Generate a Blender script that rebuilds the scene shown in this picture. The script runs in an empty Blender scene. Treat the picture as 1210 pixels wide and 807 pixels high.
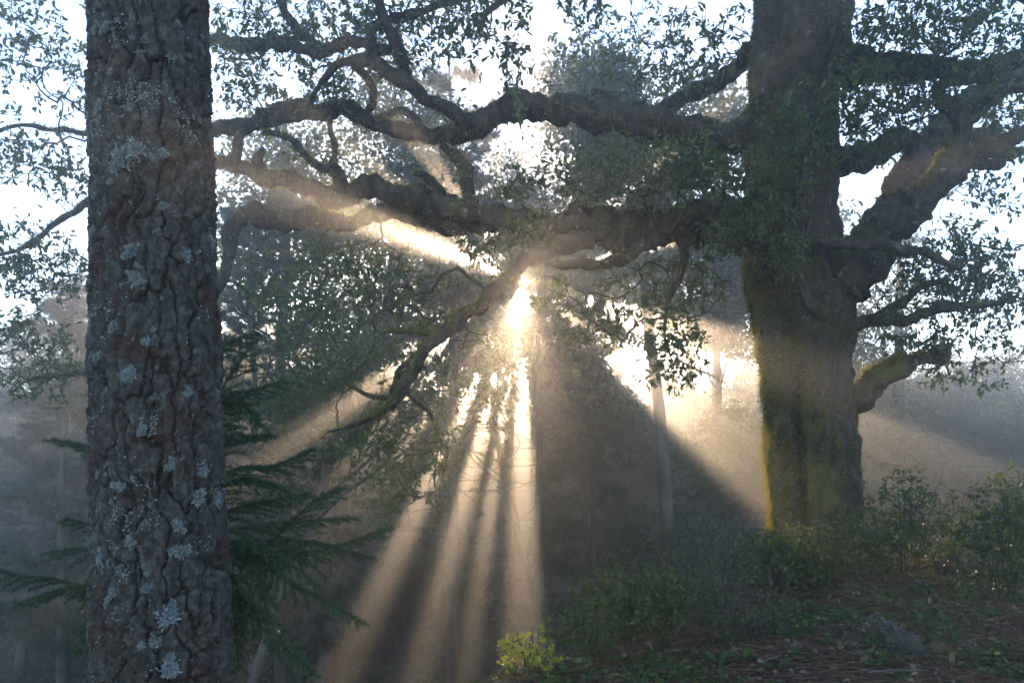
import bpy, math, random
import numpy as np
from mathutils import Vector, Matrix

# ------------------------------------------------------------------ camera, sky, sun, exposure
F = 1176.0                     # focal length in photo pixels (35 mm on a 36 mm sensor)
EYE = 1.7
SUN_PX, SUN_PY = 618.0, 332.0
HORIZON = 600.0
S = np.array([(SUN_PX - 605) / F, 1.0, (HORIZON - SUN_PY) / F]); S /= np.linalg.norm(S)
SUN_EL = math.asin(S[2]); SUN_AZ = math.atan2(S[0], S[1])

scene = bpy.context.scene
cam_d = bpy.data.cameras.new('camera'); cam = bpy.data.objects.new('camera', cam_d)
scene.collection.objects.link(cam)
cam.location = (0, 0, EYE); cam.rotation_euler = (math.radians(90), 0, 0)
cam_d.lens = 35; cam_d.sensor_width = 36; cam_d.shift_y = (HORIZON - 403.5) / 1210
cam_d.clip_end = 3000
scene.camera = cam

world = bpy.data.worlds.new('World'); scene.world = world; world.use_nodes = True
wn = world.node_tree; bgn = wn.nodes['Background']
sky = wn.nodes.new('ShaderNodeTexSky'); sky.sky_type = 'NISHITA'; sky.sun_disc = False
sky.sun_elevation = SUN_EL; sky.sun_rotation = SUN_AZ
sky.altitude = 1200; sky.air_density = 1.0; sky.dust_density = 0.15; sky.ozone_density = 2.0
wn.links.new(sky.outputs[0], bgn.inputs[0]); bgn.inputs[1].default_value = 0.15

sun_d = bpy.data.lights.new('sun_light', 'SUN'); sun_d.energy = 3.7; sun_d.angle = math.radians(0.5)
sun_d.color = (1.0, 0.67, 0.39)
sun = bpy.data.objects.new('sun_light', sun_d); scene.collection.objects.link(sun)
sun.rotation_euler = Vector(S).to_track_quat('Z', 'Y').to_euler()
sun.location = (1, 60, 15)

scene.view_settings.view_transform = 'Standard'; scene.view_settings.look = 'None'
scene.view_settings.exposure = 1.8; scene.view_settings.gamma = 1.0
cy = scene.cycles
cy.max_bounces = 5; cy.diffuse_bounces = 2; cy.glossy_bounces = 1; cy.transmission_bounces = 3
cy.volume_bounces = 1; cy.transparent_max_bounces = 4
cy.use_denoising = True; cy.use_adaptive_sampling = False
cy.sample_clamp_indirect = 4.0

HAZE_DENSITY = 0.0075
HAZE_G = 0.86

rng = np.random.default_rng(7); random.seed(7)
C = scene.collection

# ------------------------------------------------------------------ helpers
def at(px, py, d):
    return np.array([(px - 605) / F * d, d, EYE + (HORIZON - py) / F * d])

def _h(ix, iy, iz):
    n = (ix.astype(np.int64) * 73856093) ^ (iy.astype(np.int64) * 19349663) ^ (iz.astype(np.int64) * 83492791)
    n = (n ^ (n >> 13)) * 1274126177 & 0x7fffffff
    n = (n ^ (n >> 16)) & 0xffff
    return n / 65535.0

def vnoise(p):
    p = np.asarray(p, float); i = np.floor(p); f = p - i; f = f * f * (3 - 2 * f)
    x, y, z = i[:, 0], i[:, 1], i[:, 2]; r = 0
    for a in (0, 1):
        for b in (0, 1):
            for c in (0, 1):
                w = (f[:, 0] if a else 1 - f[:, 0]) * (f[:, 1] if b else 1 - f[:, 1]) * (f[:, 2] if c else 1 - f[:, 2])
                r = r + w * _h(x + a, y + b, z + c)
    return r * 2 - 1

def fbm(p, o=3):
    p = np.asarray(p, float); r = 0; a = 1.0
    for k in range(o):
        r = r + a * vnoise(p * (2.03 ** k) + 17.3 * k); a *= .5
    return r

def sstep(a, b, x):
    t = np.clip((x - a) / (b - a), 0, 1); return t * t * (3 - 2 * t)

def unit(v):
    v = np.asarray(v, float); return v / np.maximum(np.linalg.norm(v, axis=-1, keepdims=True), 1e-9)

def make_mesh(name, V, faces, rnd=None, smooth=False):
    me = bpy.data.meshes.new(name); V = np.asarray(V, np.float32)
    faces = [np.asarray(f, np.int32) for f in faces if len(f)]
    me.vertices.add(len(V)); me.vertices.foreach_set('co', V.ravel())
    idx = np.concatenate([f.ravel() for f in faces])
    tot = np.concatenate([np.full(len(f), f.shape[1], np.int32) for f in faces])
    st = np.concatenate([[0], np.cumsum(tot)[:-1]]).astype(np.int32)
    me.loops.add(len(idx)); me.loops.foreach_set('vertex_index', idx)
    me.polygons.add(len(tot)); me.polygons.foreach_set('loop_start', st); me.polygons.foreach_set('loop_total', tot)
    if smooth: me.polygons.foreach_set('use_smooth', np.ones(len(tot), bool))
    if rnd is not None:
        a = me.attributes.new('rnd', 'FLOAT', 'POINT'); a.data.foreach_set('value', np.asarray(rnd, np.float32))
    me.update(calc_edges=True)
    return me

def link(name, data, parent=None, kind=None, label=None, cat=None, group=None):
    o = bpy.data.objects.new(name, data); C.objects.link(o)
    if parent is not None: o.parent = parent
    if kind: o['kind'] = kind
    if label: o['label'] = label
    if cat: o['category'] = cat
    if group: o['group'] = group
    return o

def thing(name, loc, label, cat, group=None):
    o = link(name, None, None, None, label, cat, group); o.location = loc; o.empty_display_size = .2
    return o

def part(name, V, faces, mat, parent, rnd=None, smooth=False, kind=None):
    """a mesh part given in world coordinates under an unrotated Empty"""
    V = np.asarray(V, float) - np.array(parent.location) if parent is not None else V
    me = make_mesh(name, V, faces, rnd, smooth); me.materials.append(mat)
    return link(name, me, parent, kind)

# ------------------------------------------------------------------ materials
MAT = {}
def new_mat(name):
    m = bpy.data.materials.new(name); m.use_nodes = True; MAT[name] = m
    nt = m.node_tree; b = nt.nodes['Principled BSDF']
    return m, nt, b

def ramp(nt, fac, stops):
    r = nt.nodes.new('ShaderNodeValToRGB'); e = r.color_ramp.elements
    while len(e) < len(stops): e.new(.5)
    for i, (p, c) in enumerate(stops): e[i].position = p; e[i].color = (*c, 1)
    nt.links.new(fac, r.inputs[0]); return r.outputs[0]

def tex(nt, kind, scale, detail=6, rough=.6, vec=None, stretch=None):
    t = nt.nodes.new('ShaderNodeTexNoise' if kind == 'n' else 'ShaderNodeTexVoronoi')
    t.inputs['Scale'].default_value = scale
    if kind == 'n': t.inputs['Detail'].default_value = detail; t.inputs['Roughness'].default_value = rough
    g = nt.nodes.new('ShaderNodeNewGeometry'); src = g.outputs['Position']
    if stretch:
        mp = nt.nodes.new('ShaderNodeMapping'); mp.inputs['Scale'].default_value = stretch
        nt.links.new(src, mp.inputs[0]); src = mp.outputs[0]
    nt.links.new(src, t.inputs['Vector'])
    return t.outputs['Fac'] if kind == 'n' else t.outputs['Distance']

def mixc(nt, fac, a, b):
    m = nt.nodes.new('ShaderNodeMix'); m.data_type = 'RGBA'
    if hasattr(fac, 'name'): nt.links.new(fac, m.inputs[0])
    else: m.inputs[0].default_value = fac
    for s, v in ((6, a), (7, b)):
        if hasattr(v, 'name'): nt.links.new(v, m.inputs[s])
        else: m.inputs[s].default_value = (*v, 1)
    return m.outputs[2]

def bump(nt, b, h, dist, strength=.6):
    n = nt.nodes.new('ShaderNodeBump'); n.inputs['Distance'].default_value = dist; n.inputs['Strength'].default_value = strength
    nt.links.new(h, n.inputs['Height']); nt.links.new(n.outputs[0], b.inputs['Normal'])

def leaf_mat(name, stops, trans=(.2, .25, .03), tw=.35, rough=.45, spec=.4):
    m, nt, b = new_mat(name)
    a = nt.nodes.new('ShaderNodeAttribute'); a.attribute_name = 'rnd'
    col = ramp(nt, a.outputs['Fac'], stops)
    nt.links.new(col, b.inputs['Base Color']); b.inputs['Roughness'].default_value = rough
    b.inputs['Specular IOR Level'].default_value = spec
    t = nt.nodes.new('ShaderNodeBsdfTranslucent')
    tc = mixc(nt, .4, trans, col); nt.links.new(tc, t.inputs[0])
    mx = nt.nodes.new('ShaderNodeMixShader'); mx.inputs[0].default_value = tw
    nt.links.new(b.outputs[0], mx.inputs[1]); nt.links.new(t.outputs[0], mx.inputs[2])
    nt.links.new(mx.outputs[0], nt.nodes['Material Output'].inputs[0])
    return m

leaf_mat('oak_leaf', [(0, (.035, .06, .028)), (.6, (.06, .095, .04)), (.93, (.10, .12, .04)), (1, (.22, .18, .04))], (.26, .30, .04), .42)
leaf_mat('far_leaf', [(0, (.035, .055, .03)), (.7, (.06, .085, .045)), (1, (.11, .11, .05))])
leaf_mat('shrub_leaf', [(0, (.022, .045, .016)), (.5, (.04, .078, .022)), (.92, (.075, .12, .03)), (1, (.28, .24, .05))], rough=.5, spec=.25)
leaf_mat('scrub_leaf', [(0, (.07, .07, .035)), (.6, (.09, .10, .045)), (1, (.15, .12, .06))])
leaf_mat('yellow_leaf', [(0, (.18, .22, .03)), (.6, (.32, .34, .05)), (1, (.5, .42, .08))], (.6, .55, .08), .5)
leaf_mat('needle', [(0, (.03, .075, .04)), (.7, (.05, .11, .05)), (1, (.08, .14, .055))], (.06, .10, .03), .2)
leaf_mat('far_needle', [(0, (.03, .05, .03)), (1, (.055, .08, .045))], (.08, .11, .04), .25)
leaf_mat('moss', [(0, (.035, .03, .014)), (.6, (.05, .047, .014)), (.9, (.08, .08, .015)), (1, (.12, .11, .02))], (.55, .50, .05), .5, .8, .1)
leaf_mat('dead_needle', [(0, (.10, .05, .032)), (.6, (.20, .10, .06)), (1, (.30, .19, .12))], (.2, .1, .04), .15, .7, .2)
leaf_mat('dead_leaf', [(0, (.10, .06, .035)), (.5, (.17, .11, .06)), (.85, (.22, .15, .09)), (1, (.30, .25, .19))], (.3, .16, .05), .25, .6, .3)
leaf_mat('lichen', [(0, (.15, .18, .19)), (.6, (.26, .30, .31)), (1, (.42, .46, .46))], (.25, .28, .26), .2, .8, .1)

leaf_mat('old_lichen', [(0, (.07, .08, .07)), (.6, (.12, .14, .13)), (1, (.22, .25, .24))], (.15, .16, .14), .2, .8, .1)
m, nt, b = new_mat('oak_bark')
n1 = tex(nt, 'n', 2.2, 5); n2 = tex(nt, 'n', 14, 6, .65, stretch=(1, 1, .35)); n3 = tex(nt, 'n', 55, 4)
bark = ramp(nt, n2, [(.3, (.016, .012, .009)), (.5, (.045, .034, .025)), (.72, (.095, .075, .056))])
mossc = ramp(nt, n3, [(.3, (.04, .04, .010)), (.7, (.105, .10, .02))])
g = nt.nodes.new('ShaderNodeNewGeometry'); sp = nt.nodes.new('ShaderNodeSeparateXYZ'); nt.links.new(g.outputs['Normal'], sp.inputs[0])
def math_n(nt, op, a, b_):
    n = nt.nodes.new('ShaderNodeMath'); n.operation = op
    for k, v in enumerate((a, b_)):
        if hasattr(v, 'name'): nt.links.new(v, n.inputs[k])
        else: n.inputs[k].default_value = v
    return n.outputs[0]
lx = math_n(nt, 'MULTIPLY', sp.outputs[0], -.16); lz = math_n(nt, 'MULTIPLY', sp.outputs[2], .12)
spz = nt.nodes.new('ShaderNodeSeparateXYZ'); nt.links.new(g.outputs['Position'], spz.inputs[0])
low_ = math_n(nt, 'MULTIPLY', math_n(nt, 'SUBTRACT', 3.2, spz.outputs[2]), .045)
mf = math_n(nt, 'ADD', math_n(nt, 'ADD', math_n(nt, 'ADD', n1, lx), lz), low_)
mfac = ramp(nt, mf, [(.50, (0, 0, 0)), (.66, (1, 1, 1))])
n4 = tex(nt, 'n', 9, 7, .7); lich = ramp(nt, n4, [(.62, (0, 0, 0)), (.66, (1, 1, 1))])
c1 = mixc(nt, lich, bark, (.17, .18, .17)); c2 = mixc(nt, mfac, c1, mossc)
nt.links.new(c2, b.inputs['Base Color']); b.inputs['Roughness'].default_value = .9; b.inputs['Specular IOR Level'].default_value = .2
bump(nt, b, n2, .03, .8)

m, nt, b = new_mat('twig')
nt.links.new(ramp(nt, tex(nt, 'n', 9, 4), [(.35, (.03, .024, .017)), (.55, (.065, .055, .04)), (.7, (.08, .085, .03))]), b.inputs['Base Color'])
b.inputs['Roughness'].default_value = .9

m, nt, b = new_mat('grey_twig')
nt.links.new(ramp(nt, tex(nt, 'n', 9, 4), [(.35, (.06, .05, .042)), (.65, (.15, .13, .11))]), b.inputs['Base Color'])
b.inputs['Roughness'].default_value = .9

m, nt, b = new_mat('far_bark')
nt.links.new(ramp(nt, tex(nt, 'n', 5, 6, stretch=(1, 1, .3)), [(.35, (.045, .038, .032)), (.65, (.12, .10, .085))]), b.inputs['Base Color'])
b.inputs['Roughness'].default_value = .95

m, nt, b = new_mat('pine_bark')
a = nt.nodes.new('ShaderNodeAttribute'); a.attribute_name = 'rnd'      # plate height
n1 = tex(nt, 'n', 26, 7, .7); n2 = tex(nt, 'n', 5, 6, .65); n3 = tex(nt, 'n', 90, 3)
plate = ramp(nt, n1, [(.3, (.026, .023, .021)), (.5, (.066, .060, .055)), (.68, (.14, .13, .118))])
red = ramp(nt, n1, [(.3, (.035, .018, .015)), (.7, (.10, .052, .042))])
pr = mixc(nt, ramp(nt, n2, [(.5, (0, 0, 0)), (.64, (1, 1, 1))]), plate, red)
crack = mixc(nt, ramp(nt, a.outputs['Fac'], [(.12, (0, 0, 0)), (.5, (1, 1, 1))]), (.035, .023, .019), pr)
lichf = math_n(nt, 'ADD', math_n(nt, 'MULTIPLY', n3, .45), math_n(nt, 'MULTIPLY', tex(nt, 'n', 16, 9, .8), .8))
nrm = nt.nodes.new('ShaderNodeNewGeometry'); sx = nt.nodes.new('ShaderNodeSeparateXYZ'); nt.links.new(nrm.outputs['Normal'], sx.inputs[0])
lichf = math_n(nt, 'ADD', lichf, math_n(nt, 'MULTIPLY', sx.outputs[0], -.05))
pc = mixc(nt, ramp(nt, lichf, [(.71, (0, 0, 0)), (.75, (1, 1, 1))]), crack, (.19, .22, .225))
nt.links.new(pc, b.inputs['Base Color']); b.inputs['Roughness'].default_value = .92; b.inputs['Specular IOR Level'].default_value = .2
bump(nt, b, math_n(nt, 'ADD', n1, math_n(nt, 'MULTIPLY', n3, .35)), .022, .9)

m, nt, b = new_mat('soil')
n1 = tex(nt, 'n', 1.3, 7); n2 = tex(nt, 'n', 30, 6)
s1 = ramp(nt, n2, [(.3, (.022, .016, .011)), (.5, (.055, .036, .024)), (.7, (.12, .075, .048))])
s2 = ramp(nt, n2, [(.35, (.03, .04, .014)), (.7, (.07, .075, .03))])
nt.links.new(mixc(nt, ramp(nt, n1, [(.48, (0, 0, 0)), (.62, (1, 1, 1))]), s1, s2), b.inputs['Base Color'])
b.inputs['Roughness'].default_value = .95; bump(nt, b, n2, .03)

m, nt, b = new_mat('haze_air'); nt.nodes.remove(b)
pv = nt.nodes.new('ShaderNodeVolumePrincipled')
pv.inputs['Color'].default_value = (.88, .93, 1.0, 1); pv.inputs['Density'].default_value = HAZE_DENSITY
pv.inputs['Anisotropy'].default_value = HAZE_G
nt.links.new(pv.outputs[0], nt.nodes['Material Output'].inputs['Volume'])

# ------------------------------------------------------------------ where sun shafts fall
# The crowns have openings; each is a prism parallel to the sunlight, given by its direction (degrees)
# and distance range (m) around the line from the eye to the sun.
GAPS = [(-94, -86.2, 2.0, 7), (-100.3, -95.8, 2.2, 7), (-108, -102, 2.4, 6.8), (-118, -111.5, 2.6, 6.5),
        (-46, -32, 3.1, 8), (-43, -35, .9, 1.7), (-126.5, -124, 2.8, 6), (-136, -134, 2.8, 5.5), (-25, -12, 2.3, 5.2), (-34, -20, 4.8, 10),
        (124.5, 131, .8, 2.6), (141, 148, .8, 3.0), (150, 166, .6, 2.4), (155, 163, 2., 3.4), (211, 218, 1.9, 4.2), (38, 44, 2.5, 4.4), (12, 19, 2.2, 5.2),
        (71, 76, .6, 1.4)]
def gap(P, scale=1.0, oak=False):
    P = np.atleast_2d(P)
    X = P[:, 0] - P[:, 1] * S[0] / S[1]; Z = P[:, 2] - EYE - P[:, 1] * S[2] / S[1]; o = np.zeros(len(X))
    r = np.hypot(X, Z); ph = np.degrees(np.arctan2(Z, X))
    wob = np.degrees((fbm(np.c_[X * 2.6, Z * 2.6, o], 3) * .12 + rng.normal(0, .05, len(X))) / np.maximum(r, .3))
    g = (r < .13) | ((np.abs(ph + 97) < 24) & (r < .66))
    # ragged small holes in the leaves round the sun
    hole = fbm(np.c_[X * 4.2, Z * 4.2, o + 4.5], 3)
    below = sstep(-150, -115, ph) * (1 - sstep(-92, -78, ph))
    g |= hole > .66 - .6 * below + .9 * sstep(.6, 3.4, r)
    for a0, a1, r0, r1 in GAPS:
        if oak and -60 < a0 < 30: continue
        c = (a0 + a1) / 2; dphi = (ph - c + 180) % 360 - 180
        g |= (np.abs(dphi + wob) < (a1 - a0) / 2 * scale) & (r > r0) & (r < r1)
    return g

# ------------------------------------------------------------------ branch growing
class Skel:
    def __init__(s, cap=60000):
        s.P = np.zeros((cap, 3)); s.par = np.full(cap, -1, int); s.n = 0; s.fixed = np.zeros(cap)
    def add(s, p, par, r=0.):
        s.P[s.n] = p; s.par[s.n] = par; s.fixed[s.n] = r; s.n += 1; return s.n - 1
    def line(s, pts, rad, par=-1):
        for p, r in zip(pts, rad): par = s.add(p, par, r)
        return par
    def grow(s, A, step=.12, wob=.25, droop=.05):
        """join every attractor to the nearest branch, nearest first"""
        rg = rng
        base = s.P[:s.n].copy()
        d0 = np.array([np.min(np.sum((base - a) ** 2, 1)) for a in A]); tips = []
        for a in A[np.argsort(d0)]:
            d2 = np.sum((s.P[:s.n] - a) ** 2, 1); j = int(np.argmin(d2)); d = math.sqrt(d2[j])
            if d < step * .5: continue
            k = max(1, int(d / step)); p0 = s.P[j].copy()
            pj = s.par[j]; t0 = unit(p0 - s.P[pj]) * d * .35 if pj >= 0 else np.zeros(3)
            off = rg.normal(0, wob * d * .25, 3); q = j
            for i in range(1, k + 1):
                t = i / k
                p = p0 + (a - p0) * t + t0 * t * (1 - t) + off * math.sin(t * 3.14) + rg.normal(0, wob * step * .35, 3) * (t < 1)
                p[2] -= droop * d * t * (1 - t)
                q = s.add(p, q)
            tips.append(q)
        return np.array(tips, int)
    def radii(s, tip=.003, e=2.2, cap=.06):
        acc = np.zeros(s.n); has = np.zeros(s.n, bool); r = np.zeros(s.n)
        for i in range(s.n - 1, -1, -1):
            r[i] = s.fixed[i] if s.fixed[i] > 0 else (min(cap, acc[i] ** (1 / e)) if acc[i] > 0 else tip)
            p = s.par[i]
            if p >= 0 and s.fixed[i] == 0: acc[p] += (r[i] * 1.0) ** e
        return r
    def twig_mesh(s, r, sides=4):
        m = np.where((s.par[:s.n] >= 0) & (s.fixed[:s.n] == 0))[0]; p = s.par[m]
        A, B = s.P[p], s.P[m]; ra = np.minimum(r[p], r[m] * 1.5)[:, None]; rb = r[m][:, None]
        return prisms(A, B, ra, rb, sides)

def prisms(A, B, ra, rb, sides=4):
    D = unit(B - A); up = np.where(np.abs(D[:, 2:3]) > .9, [[1., 0, 0]], [[0, 0, 1.]])
    U = unit(np.cross(D, up)); W = np.cross(D, U); V = []
    for base, rr in ((A, ra), (B + D * rb * .5, rb)):
        for k in range(sides):
            t = 2 * math.pi * k / sides; V.append(base + (U * math.cos(t) + W * math.sin(t)) * rr)
    V = np.stack(V, 1); n = len(A); o = np.arange(n)[:, None] * 2 * sides; Fc = []
    for k in range(sides):
        k2 = (k + 1) % sides; Fc.append(o + np.array([[k, k2, sides + k2, sides + k]]))
    return V.reshape(-1, 3), np.concatenate(Fc)

def leaves(P, D, N, L, W, fine=False, fold=.25):
    D = unit(D); Sd = unit(np.cross(D, N)); N = np.cross(Sd, D); L = np.broadcast_to(np.asarray(L).reshape(-1, 1), (len(P), 1)); W = L * W
    n = len(P); r = rng.random(n)
    if not fine:
        mid = P + D * L * .5
        V = np.stack([P, mid + Sd * W + N * W * fold, P + D * L - N * L * .08, mid - Sd * W + N * W * fold], 1)
        o = np.arange(n)[:, None] * 4; Fc = np.concatenate([o + [[0, 1, 2]], o + [[0, 2, 3]]])
        return V.reshape(-1, 3), Fc, np.repeat(r, 4)
    V = np.stack([P, P + D * L * .55 - N * L * .02, P + D * L - N * L * .14,
                  P + D * L * .3 + Sd * W * .8 + N * W * fold, P + D * L * .3 - Sd * W * .8 + N * W * fold,
                  P + D * L * .68 + Sd * W + N * W * (fold - .15), P + D * L * .68 - Sd * W + N * W * (fold - .15)], 1)
    o = np.arange(n)[:, None] * 7
    Fc = np.concatenate([o + [t] for t in ([0, 3, 1], [3, 5, 1], [5, 2, 1], [0, 1, 4], [4, 1, 6], [6, 1, 2])])
    return V.reshape(-1, 3), Fc, np.repeat(r, 7)

def blades(P, D, L, w):
    """thin single-triangle blades"""
    D = unit(D); Sd = unit(np.cross(D, rng.normal(size=P.shape))); L = np.asarray(L).reshape(-1, 1)
    V = np.stack([P - Sd * w, P + Sd * w, P + D * L], 1)
    return V.reshape(-1, 3), np.arange(len(P) * 3).reshape(-1, 3), np.repeat(rng.random(len(P)), 3)

def spline(pts, step):
    """Catmull-Rom through rows, resampled at about `step`"""
    p = np.asarray(pts, float); p = np.vstack([2 * p[0] - p[1], p, 2 * p[-1] - p[-2]]); out = []
    for i in range(1, len(p) - 2):
        n = max(2, int(np.linalg.norm(p[i + 1, :3] - p[i, :3]) / step)); t = np.linspace(0, 1, n, endpoint=False)[:, None]
        a, b_, c, d = p[i - 1], p[i], p[i + 1], p[i + 2]
        out.append(.5 * (2 * b_ + (c - a) * t + (2 * a - 5 * b_ + 4 * c - d) * t ** 2 + (3 * b_ - a - 3 * c + d) * t ** 3))
    return np.vstack(out + [p[-2][None]])

def tube(cp, sides, lump=.15, freq=6., seed=0., fine=.0):
    """closed limb surface along rows x,y,z,r; returns verts, quads+tris, normals"""
    c = cp[:, :3]; r = np.maximum(cp[:, 3], .002); T = unit(np.gradient(c, axis=0)); n = len(c)
    ref = np.array([1., 0, 0]) if abs(T[0][2]) > .8 else np.array([0, 0, 1.]); U = np.zeros_like(c)
    u = unit(np.cross(T[0], ref))
    for i in range(n):
        u = unit(u - T[i] * np.dot(u, T[i])); U[i] = u
    W = np.cross(T, U); th = np.linspace(0, 2 * np.pi, sides, endpoint=False)
    N = U[:, None] * np.cos(th)[None, :, None] + W[:, None] * np.sin(th)[None, :, None]
    B = c[:, None] + N * r[:, None, None]; flat = B.reshape(-1, 3)
    k = fbm(flat * freq + seed, 3).reshape(n, sides) * lump
    if fine: k = k + fbm(flat * freq * 5 + seed + 9, 2).reshape(n, sides) * fine
    V = (c[:, None] + N * (r[:, None] * (1 + k))[:, :, None]).reshape(-1, 3)
    i, j = np.meshgrid(np.arange(n - 1), np.arange(sides), indexing='ij'); j2 = (j + 1) % sides
    Q = np.stack([i * sides + j, i * sides + j2, (i + 1) * sides + j2, (i + 1) * sides + j], -1).reshape(-1, 4)
    V = np.vstack([V, c[:1] - T[:1] * r[0] * .3, c[-1:] + T[-1:] * r[-1] * .6]); a, e = len(V) - 2, len(V) - 1
    j = np.arange(sides); j2 = (j + 1) % sides; L0 = (n - 1) * sides
    Tt = np.vstack([np.stack([np.full(sides, a), j2, j], 1), np.stack([L0 + j, L0 + j2, np.full(sides, e)], 1)])
    return V, [Q, Tt], N.reshape(-1, 3)

def merge(*parts):
    """parts of (V, faces, rnd) with the same face size"""
    V, Fc, R, o = [], [], [], 0
    for v, f, r in parts:
        V.append(v); Fc.append(f + o); R.append(r); o += len(v)
    return np.vstack(V), np.vstack(Fc), np.concatenate(R)

# ------------------------------------------------------------------ terrain
def terrain(x, y):
    x = np.asarray(x, float); y = np.asarray(y, float)
    bank = .08 + .088 * np.clip(y, 0, 12)
    e = (x - (.23 + .567 * (y - 6))) * .87
    s = np.minimum(e, 12.6 - y); drop = np.maximum(0, -s - .1)
    hi = bank - .62 * drop ** 1.08
    w = sstep(-.04, .22, x / np.maximum(y, 4.))
    low = (-4.2 + 9.0 * sstep(26, 52, y)) * (1 - w) + (-1.4 + .22 * np.clip(y - 14, 0, 40)) * w
    z = np.logaddexp(hi * 3, low * 3) / 3
    p = np.c_[x.ravel(), y.ravel(), np.zeros(x.size)]
    z = z + .10 * fbm(p * .8, 4).reshape(x.shape) * sstep(1, 5, y) + .35 * fbm(p * .13, 3).reshape(x.shape) * sstep(13, 22, np.hypot(x, y))
    return z
def gz(x, y): return float(terrain(np.array([x]), np.array([y]))[0])

def axis(lo, a, b_, hi, fine, n):
    mid = np.arange(a, b_, fine); t = np.linspace(0, 1, n)
    return np.concatenate([a - (a - lo) * t[:0:-1] ** 2, mid, b_ + (hi - b_) * t ** 2])
gx = axis(-110, -4, 8, 110, .06, 60); gy = axis(-35, 1, 14, 110, .07, 80)
GX, GY = np.meshgrid(gx, gy); GZ = terrain(GX, GY)
near = (GX > -4) & (GX < 8) & (GY > 1) & (GY < 14)
GZ += near * .03 * fbm(np.c_[GX.ravel(), GY.ravel(), GX.ravel() * 0] * 6, 3).reshape(GX.shape)
ny, nx = GX.shape; ii, jj = np.meshgrid(np.arange(ny - 1), np.arange(nx - 1), indexing='ij')
Q = np.stack([ii * nx + jj, ii * nx + jj + 1, (ii + 1) * nx + jj + 1, (ii + 1) * nx + jj], -1).reshape(-1, 4)
me = make_mesh('ground', np.stack([GX, GY, GZ], -1).reshape(-1, 3), [Q], smooth=True); me.materials.append(MAT['soil'])
link('ground', me, None, 'structure')


# ------------------------------------------------------------------ the old oak
def limb(rows, step=.04):
    """rows of photo column, row, distance, half width -> x,y,z,r samples"""
    p = np.array([[*at(a, b_, d), hw * d / F] for a, b_, d, hw in rows])
    return spline(p, step)

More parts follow.
